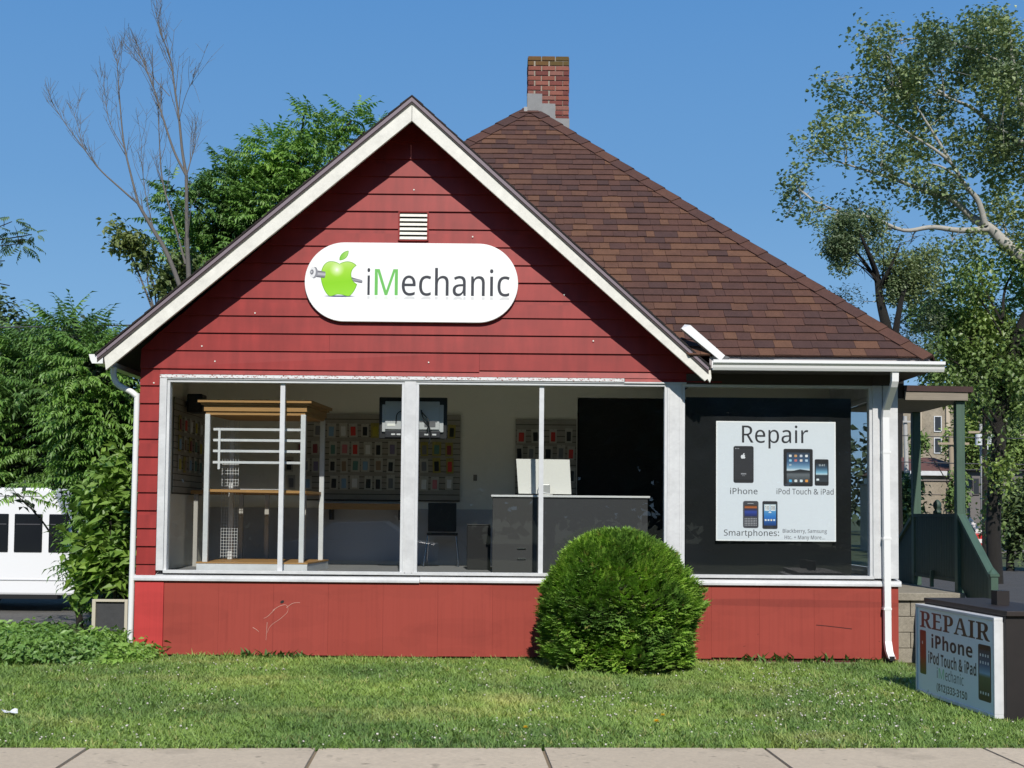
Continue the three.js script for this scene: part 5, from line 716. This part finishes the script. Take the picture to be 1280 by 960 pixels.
// ------------------------------------------------------------------ things farther off
{
  const r = rng(99), sp2 = spray(rng(25), 14, .16, .10, .45), sp3 = spray(rng(26), 16, .20, .13, .65);
  const bush = (label, z, list, n, col, name = 'bush', geo = sp2, gap = .25) => { const b = blobsAt(z, list), c = b[0], t = thing(name, label, name.includes('tree') ? 'tree' : 'bush', [c[0], 0, z]); scatter(t, 'foliage', geo, leafMat(...col, .25, .75), fill(r, b, n, { gap, freq: .8, shell: .3 }), tintBy(.5, .6, 1.35, .2), Math.floor(r() * 999)); part(t, 'trunk', [tube([V(c[0], -.1, z), V(c[0], c[1] * .5, z), V(c[0], c[1], z)], .14, .06, 7, 4), ...limbs(r, e => V(c[0], Math.max(.4, e.y * .5), z), b, .04, 1)], M.bark); return t; };
  bush('dark bushes beside the porch post, low behind the side stairs', -22, [[1132, 650, 12, 40], [1135, 615, 7, 24], [1128, 680, 12, 40]], 300, [.08, .15, .035]);
  bush('sunlit bush in front of the beige tower and brown roof', -40, [[1195, 622, 6, 16], [1149, 552, 4, 12], [1197, 598, 5, 10]], 150, [.14, .23, .045]);
  bush('dark shady bushes under the big tree at the right', -26, [[1262, 650, 16, 26], [1278, 640, 18, 40], [1272, 684, 18, 12], [1300, 640, 30, 50]], 520, [.07, .12, .03]);
  bush('leafy yellow green bush beside the transformer pole', -48, [[1215, 560, 26, 26], [1235, 590, 30, 18], [1265, 570, 24, 26], [1245, 545, 20, 20], [1215, 515, 18, 20], [1270, 520, 14, 18]], 800, [.17, .26, .05], 'bush', sp3);
  bush('dark tree standing behind the trunk of the big sycamore', -32, [[1230, 470, 30, 40], [1265, 490, 26, 40]], 420, [.08, .14, .035], 'shade_tree', sp3);
  bush('broad tree behind the thicket at far left', -30, [[20, 480, 60, 60], [-30, 420, 60, 60], [80, 560, 60, 50], [140, 560, 50, 60], [-20, 600, 60, 50], [40, 620, 60, 36], [120, 640, 60, 40]], 900, [.05, .095, .022], 'shade_tree', sp3, .2);
  const hedge = (label, z, x0, x1, h, n, col, per = 130) => { const t = thing('tree_row', label, 'trees', [(x0 + x1) / 2, 0, z]), b = []; for (let i = 0; i < n; i++) { const x = lerp(x0, x1, (i + .5) / n) + (r() - .5) * 3; b.push([x, h * (.45 + .2 * r()), z + (r() - .5) * 4, 3.6 + r() * 2, h * (.42 + .16 * r()), 3]); } scatter(t, 'crowns', spray(rng(27), 10, .8, .6, 1.5), leafMat(...col, .2, .8), fill(r, b, n * per, { gap: per > 200 ? .02 : .2, freq: .3, shell: .4 }), tintBy(.2, .6, 1.3, .2), Math.floor(r() * 999), true); part(t, 'trunks', b.map(q => tube([V(q[0], -.1, q[2]), V(q[0], q[1] * .6, q[2]), V(q[0], q[1], q[2])], .25, .1, 6, 3)), M.bark); };
  hedge('row of far trees beyond the parking lot at left', -75, -75, -18, 9, 11, [.06, .10, .03]);
  hedge('row of far trees behind the beige tower at right', -120, 25, 110, 11, 12, [.07, .11, .04]);
  hedge('nearer row of trees across the street', 46, -70, 70, 12, 20, [.05, .08, .025], 300); hedge('added farther row of trees across the street, closing off low sky', 58, -80, 80, 17, 18, [.05, .08, .025], 300);  // second row added and both thickened to block low sky and mirrored gaps
  // beige tower
  const bld = (label, name, z, mat, rects, f) => { const a = at(rects[0][0], rects[0][1], z), c = at(rects[0][2], rects[0][3], z); const t = thing(name, label, 'building', [(a.x + c.x) / 2, 0, z - 4]); part(t, 'wall', box(a.x, c.x, -.1, a.y, z - 9, z), mat); f && f(t, a, c, z); return t; };
  const dark = std(.03, .034, .04, .3);
  bld('tall beige apartment tower seen between the porch posts', 'apartment_tower', -90, std(.52, .44, .33, .9, { map: again(tGrit, 4) }), [[1128, 505, 1234, 600]], (t, a, c, z) => { for (let i = 0; i < 3; i++) part(t, 'wall_pier', box(a.x + 1.2 + i * 2.3, a.x + 1.5 + i * 2.3, 0, a.y - .2, z, z + .25), std(.48, .40, .30, .9)); for (const [u, v] of [[1172, 557], [1172, 530], [1208, 532], [1208, 556], [1143, 530]]) { const p = at(u, v, z), w = part(t, 'window', [box(p.x - .32, p.x + .32, p.y - .65, p.y - .58, z, z + .08), box(p.x - .32, p.x + .32, p.y + .58, p.y + .65, z, z + .08), box(p.x - .32, p.x - .25, p.y - .58, p.y + .58, z, z + .08), box(p.x + .25, p.x + .32, p.y - .58, p.y + .58, z, z + .08)], M.white); part(w, 'pane', box(p.x - .25, p.x + .25, p.y - .58, p.y + .58, z + .002, z + .03), dark); } part(t, 'parapet', box(a.x - .1, c.x + .1, a.y, a.y + .35, z - 9, z + .1), std(.45, .38, .29, .9)); });
  bld('far beige block with balconies at the right edge', 'apartment_block', -100, std(.55, .48, .38, .9), [[1254, 492, 1330, 620]], (t, a, c, z) => { for (let i = 0; i < 3; i++) { part(t, 'balcony', box(a.x + 1.3, c.x, a.y - 1.6 - i * 2.9, a.y - .9 - i * 2.9, z, z + 1), std(.45, .44, .44, .8)); part(t, 'window', box(a.x + 1.3, c.x, a.y - 3.4 - i * 2.9, a.y - 1.7 - i * 2.9, z, z + .04), dark); } part(t, 'roof_edge', box(a.x - .1, c.x, a.y, a.y + .3, z - 9, z + .1), std(.5, .43, .34, .9)); });
  bld('low house with brown roof and white fascia behind the porch', 'house', -48, std(.50, .46, .38, .9), [[1144, 592, 1203, 640]], (t, a, c, z) => { part(t, 'roof', hex([[a.x - .4, a.y + .12, z + .5], [c.x + .4, a.y + .12, z + .5], [c.x - .2, a.y + .95, z - 3.5], [a.x + .2, a.y + .95, z - 3.5], [a.x - .4, a.y + .12, z - 8], [c.x + .4, a.y + .12, z - 8], [c.x - .2, a.y + .95, z - 4], [a.x + .2, a.y + .95, z - 4]]), std(.13, .055, .04, .95)); part(t, 'fascia', box(a.x - .4, c.x + .4, a.y - .1, a.y + .118, z + .42, z + .5), M.white); part(t, 'window', box(a.x + .9, a.x + 1.8, a.y - 1.0, a.y - .35, z, z + .05), dark); });
  bld('small beige block shed standing before the house with brown roof', 'shed', -40, std(.50, .42, .31, .95, { map: again(tGrit, 2) }), [[1148, 601, 1186, 650]], (t, a, c, z) => { part(t, 'roof_cap', box(a.x - .06, c.x + .06, a.y, a.y + .06, z - 9, z + .06), std(.2, .17, .15, .9)); part(t, 'wall_band', box(a.x - .02, c.x + .02, a.y - .58, a.y - .54, z, z + .03), std(.25, .21, .17, .9)); });
  bld('long low dark grey building with windows under the big tree', 'low_building', -46, std(.16, .145, .14, .95), [[1206, 588, 1300, 660]], (t, a, c, z) => { for (let i = 0; i < 5; i++) { const x = a.x + .35 + i * .55, w = part(t, 'window', box(x, x + .32, a.y - 1.15, a.y - .35, z, z + .06), std(.10, .09, .09, .8)); part(w, 'pane', box(x + .04, x + .28, a.y - 1.1, a.y - .4, z + .062, z + .07), dark); } part(t, 'roof', hex([[a.x - .3, a.y, z + .3], [c.x + .3, a.y, z + .3], [c.x + .3, a.y + .35, z - 4], [a.x - .3, a.y + .12, z - 4], [a.x - .3, a.y, z - 9], [c.x + .3, a.y, z - 9], [c.x + .3, a.y + .35, z - 5], [a.x - .3, a.y + .12, z - 5]]), std(.07, .06, .06, .95)); });
  // poles and wires
  const pole = (label, u, vt, z, rad, mat, extra) => { const a = at(u, vt, z), t = thing('utility_pole', label, 'utility pole', [a.x, 0, z]); part(t, 'pole', tube([V(a.x, -.1, z), V(a.x, a.y * .5, z), V(a.x - .06, a.y, z)], rad, rad * .75, 8, 3), mat); extra && extra(t, a, z); return t; };
  const greyP = std(.42, .41, .39, .9), tanP = std(.34, .27, .19, .9);
  pole('grey utility pole carrying transformer cans right of the porch', 1228, 530, -44, .13, greyP, (t, a, z) => { for (const [dx, y] of [[-.28, 5.2], [.0, 5.0], [.3, 5.25]]) part(t, 'transformer', new THREE.CylinderGeometry(.15, .15, .5, 12).translate(a.x + dx, y, z + .28), std(.6, .62, .63, .5)); part(t, 'crossarm', box(a.x - .7, a.x + .7, 5.5, 5.6, z + .08, z + .18), tanP); });
  pole('tan wooden utility pole between the porch posts', 1190, 545, -43, .15, tanP, (t, a, z) => part(t, 'crossarm', box(a.x - .7, a.x + .7, a.y - .4, a.y - .3, z + .1, z + .2), tanP)); pole('pale pole beside the house corner, left of the porch post', 1133, 520, -42, .12, greyP, (t, a, z) => part(t, 'bracket', box(a.x - .25, a.x + .25, a.y - .3, a.y - .22, z + .1, z + .16), greyP)); pole('thin dark pole right of the transformer pole', 1237, 590, -44, .09, M.bark, (t, a, z) => part(t, 'cap', new THREE.CylinderGeometry(.08, .08, .05, 8).translate(a.x - .06, a.y + .02, z), M.bark));
  const wire = (label, u0, v0, u1, v1, z, rad, mat, sag = 2) => { const a = at(u0, v0, z), b = at(u1, v1, z), m = at((u0 + u1) / 2, (v0 + v1) / 2 + sag, z), t = tube([a, m, b], rad, rad, 5, 16); const o = new THREE.Mesh(t, mat); o.name = numbered('power_line'); o.userData = { label, category: 'wire' }; o.castShadow = true; scene.add(o); };
  const wm = std(.05, .05, .055, .6), wl = std(.5, .5, .5, .5);
  wire('dark cable crossing above the thicket towards the left roof edge', -260, 408, 185, 406, -6, .011, wm, 2.5); wire('pale wire running right from the gutter corner', 1150, 456, 1420, 459, -20, .012, wl); wire('dark wire crossing the tree beside the porch roof', 1110, 544, 1420, 548, -40, .02, wm); wire('lower dark wire crossing behind the porch posts', 1110, 577, 1420, 580, -40, .024, wm); wire('upper pale wire crossing the smaller tree', 1080, 377, 1420, 369, -21, .011, wl);
}
{ // white van in the parking lot
  const t = thing('white_van', 'white passenger van with dark side windows parked behind the left thicket', 'van', [-9.8, 0, -7.5]), z1 = -6.5, z0 = -8.5, body = std(.80, .81, .83, .3), x1 = -6.98;
  part(t, 'body', [prismZ([[-12.6, .26], [-12.75, .7], [-12.6, 1.05], [-11.9, 1.15], [-11.2, 1.93], [-10.9, 2.0], [-7.5, 2.0], [-7.38, 1.95], [-7.02, 1.0], [x1, .6], [x1 - .02, .26]], z0, z1, .04)], body);
  const wnd = (xa, xb) => { const w = part(t, 'window', new RoundedBoxGeometry(xb - xa, .62, .03, 3, .04).translate((xa + xb) / 2, 1.265, z1 + .004), M.darkGlass); part(w, 'window_rail', box(xa + .03, xb - .03, 1.40, 1.415, z1 + .0195, z1 + .024), std(.08, .08, .09, .4)); };
  wnd(-7.44, -7.12); wnd(-8.0, -7.545); wnd(-8.6, -8.095); wnd(-9.25, -8.7); wnd(-10.4, -9.5);
  part(t, 'side_moulding', box(-12.3, x1 - .04, .50, .515, z1, z1 + .012), std(.55, .56, .58, .4)); part(t, 'roof_rail', box(-10.8, -7.5, 1.86, 1.875, z1 - .002, z1 + .008), std(.5, .5, .52, .4)); part(t, 'running_board', box(-12.3, x1 - .3, .20, .27, z1 - .2, z1 - .01), M.black);
  for (const x of [-9.15, -11.7]) for (const z of [z1 - .14, z0 + .14]) { const w = part(t, 'wheel', new THREE.CylinderGeometry(.36, .36, .24, 24).rotateX(Math.PI / 2).translate(x, .35, z), M.tyre); part(w, 'rim', new THREE.CylinderGeometry(.21, .21, .26, 18).rotateX(Math.PI / 2).translate(x, .35, z), M.lead); }
  part(t, 'rear_bumper', rbox(x1 - .04, x1 + .1, .34, .5, z0 + .05, z1 - .05, .03), M.lead); part(t, 'tail_light', box(x1 - .03, x1 + .01, .7, 1.0, z1 - .14, z1 - .03), std(.5, .02, .02, .3));
  // grey cabinet by the corner
  const a = thing('air_conditioner', 'grey box unit with beige frame standing in the vines at the left corner', 'air conditioner', [-4.88, 0, -1.7]); const be = std(.52, .48, .38, .7);
  part(a, 'housing', box(-5.06, -4.66, -.05, .52, -2.1, -1.54), std(.30, .29, .27, .8)); part(a, 'frame', [rbox(-5.10, -5.055, -.05, .55, -1.56, -1.49, .005), rbox(-4.70, -4.66, -.05, .55, -1.56, -1.49, .005), rbox(-5.055, -4.70, .52, .55, -1.56, -1.49, .005)], be); part(a, 'mesh_panel', box(-5.055, -4.70, -.05, .52, -1.54, -1.52), std(.085, .088, .092, .8, { map: again(tGrit, .2) }));
  // red pickup and cars far right
  const p = thing('red_pickup', 'red and white pickup truck parked beyond the porch stairs', 'pickup truck', [16.6, 0, -36.9]), zf = -36, zb = -37.8, red = std(.5, .03, .03, .3), wht = std(.75, .68, .66, .35);
  part(p, 'body', [prismZ([[14.5, .4], [14.4, .95], [15.4, 1.05], [19.0, 1.02], [19.02, .42]], zb, zf, .03)], red); part(p, 'side_stripe', box(14.6, 18.9, .66, .82, zf, zf + .012), wht); const cab = part(p, 'cab', prismZ([[15.3, 1.03], [15.9, 1.62], [17.9, 1.68], [18.45, 1.03]], zb + .12, zf - .1, .03), wht); part(cab, 'window', prismZ([[15.7, 1.1], [16.05, 1.55], [17.75, 1.6], [18.1, 1.1]], zf - .11, zf - .06), M.darkGlass); part(p, 'tail_light', box(18.86, 19.03, .6, 1.0, zf - .1, zf + .02), std(.7, .02, .02, .3)); part(p, 'bumper', rbox(18.9, 19.15, .34, .5, zb, zf, .03), M.chrome);
  for (const x of [15.2, 17.9]) for (const z of [zf - .12, zb + .12]) { const w = part(p, 'wheel', new THREE.CylinderGeometry(.35, .35, .25, 20).rotateX(Math.PI / 2).translate(x, .35, z), M.tyre); part(w, 'rim', new THREE.CylinderGeometry(.2, .2, .27, 14).rotateX(Math.PI / 2).translate(x, .35, z), M.chrome); }
  p.position.x += .35;
  const car = (label, x, z, len, col) => { const c = thing('parked_car', label, 'car', [x, 0, z]); part(c, 'body', prismZ([[x - len / 2, .3], [x - len / 2, .8], [x - len * .3, .88], [x + len * .32, .9], [x + len / 2, .78], [x + len / 2, .3]], z - .9, z + .9, .05), std(...col, .25)); const k = part(c, 'cabin', prismZ([[x - len * .28, .88], [x - len * .16, 1.35], [x + len * .18, 1.4], [x + len * .34, .9]], z - .78, z + .78, .04), std(...col, .25)); part(k, 'window', prismZ([[x - len * .22, .93], [x - len * .14, 1.3], [x + len * .16, 1.33], [x + len * .26, .93]], z + .77, z + .80), M.darkGlass); for (const wx of [-.3, .32]) { const w = part(c, 'wheel', new THREE.CylinderGeometry(.32, .32, .22, 18).rotateX(Math.PI / 2).translate(x + len * wx, .32, z + .8), M.tyre); part(w, 'rim', new THREE.CylinderGeometry(.18, .18, .24, 12).rotateX(Math.PI / 2).translate(x + len * wx, .32, z + .8), M.chrome); } };
  car('dark blue car parked behind the red pickup', 18.3, -41, 4.4, [.03, .06, .12]); car('white car in the bushes at the right edge', 22.6, -38, 4.3, [.75, .76, .78]); car('silver blue car parked across the street', -4.2, 22, 4.4, [.22, .30, .38]);
}
renderer.render(scene, camera);
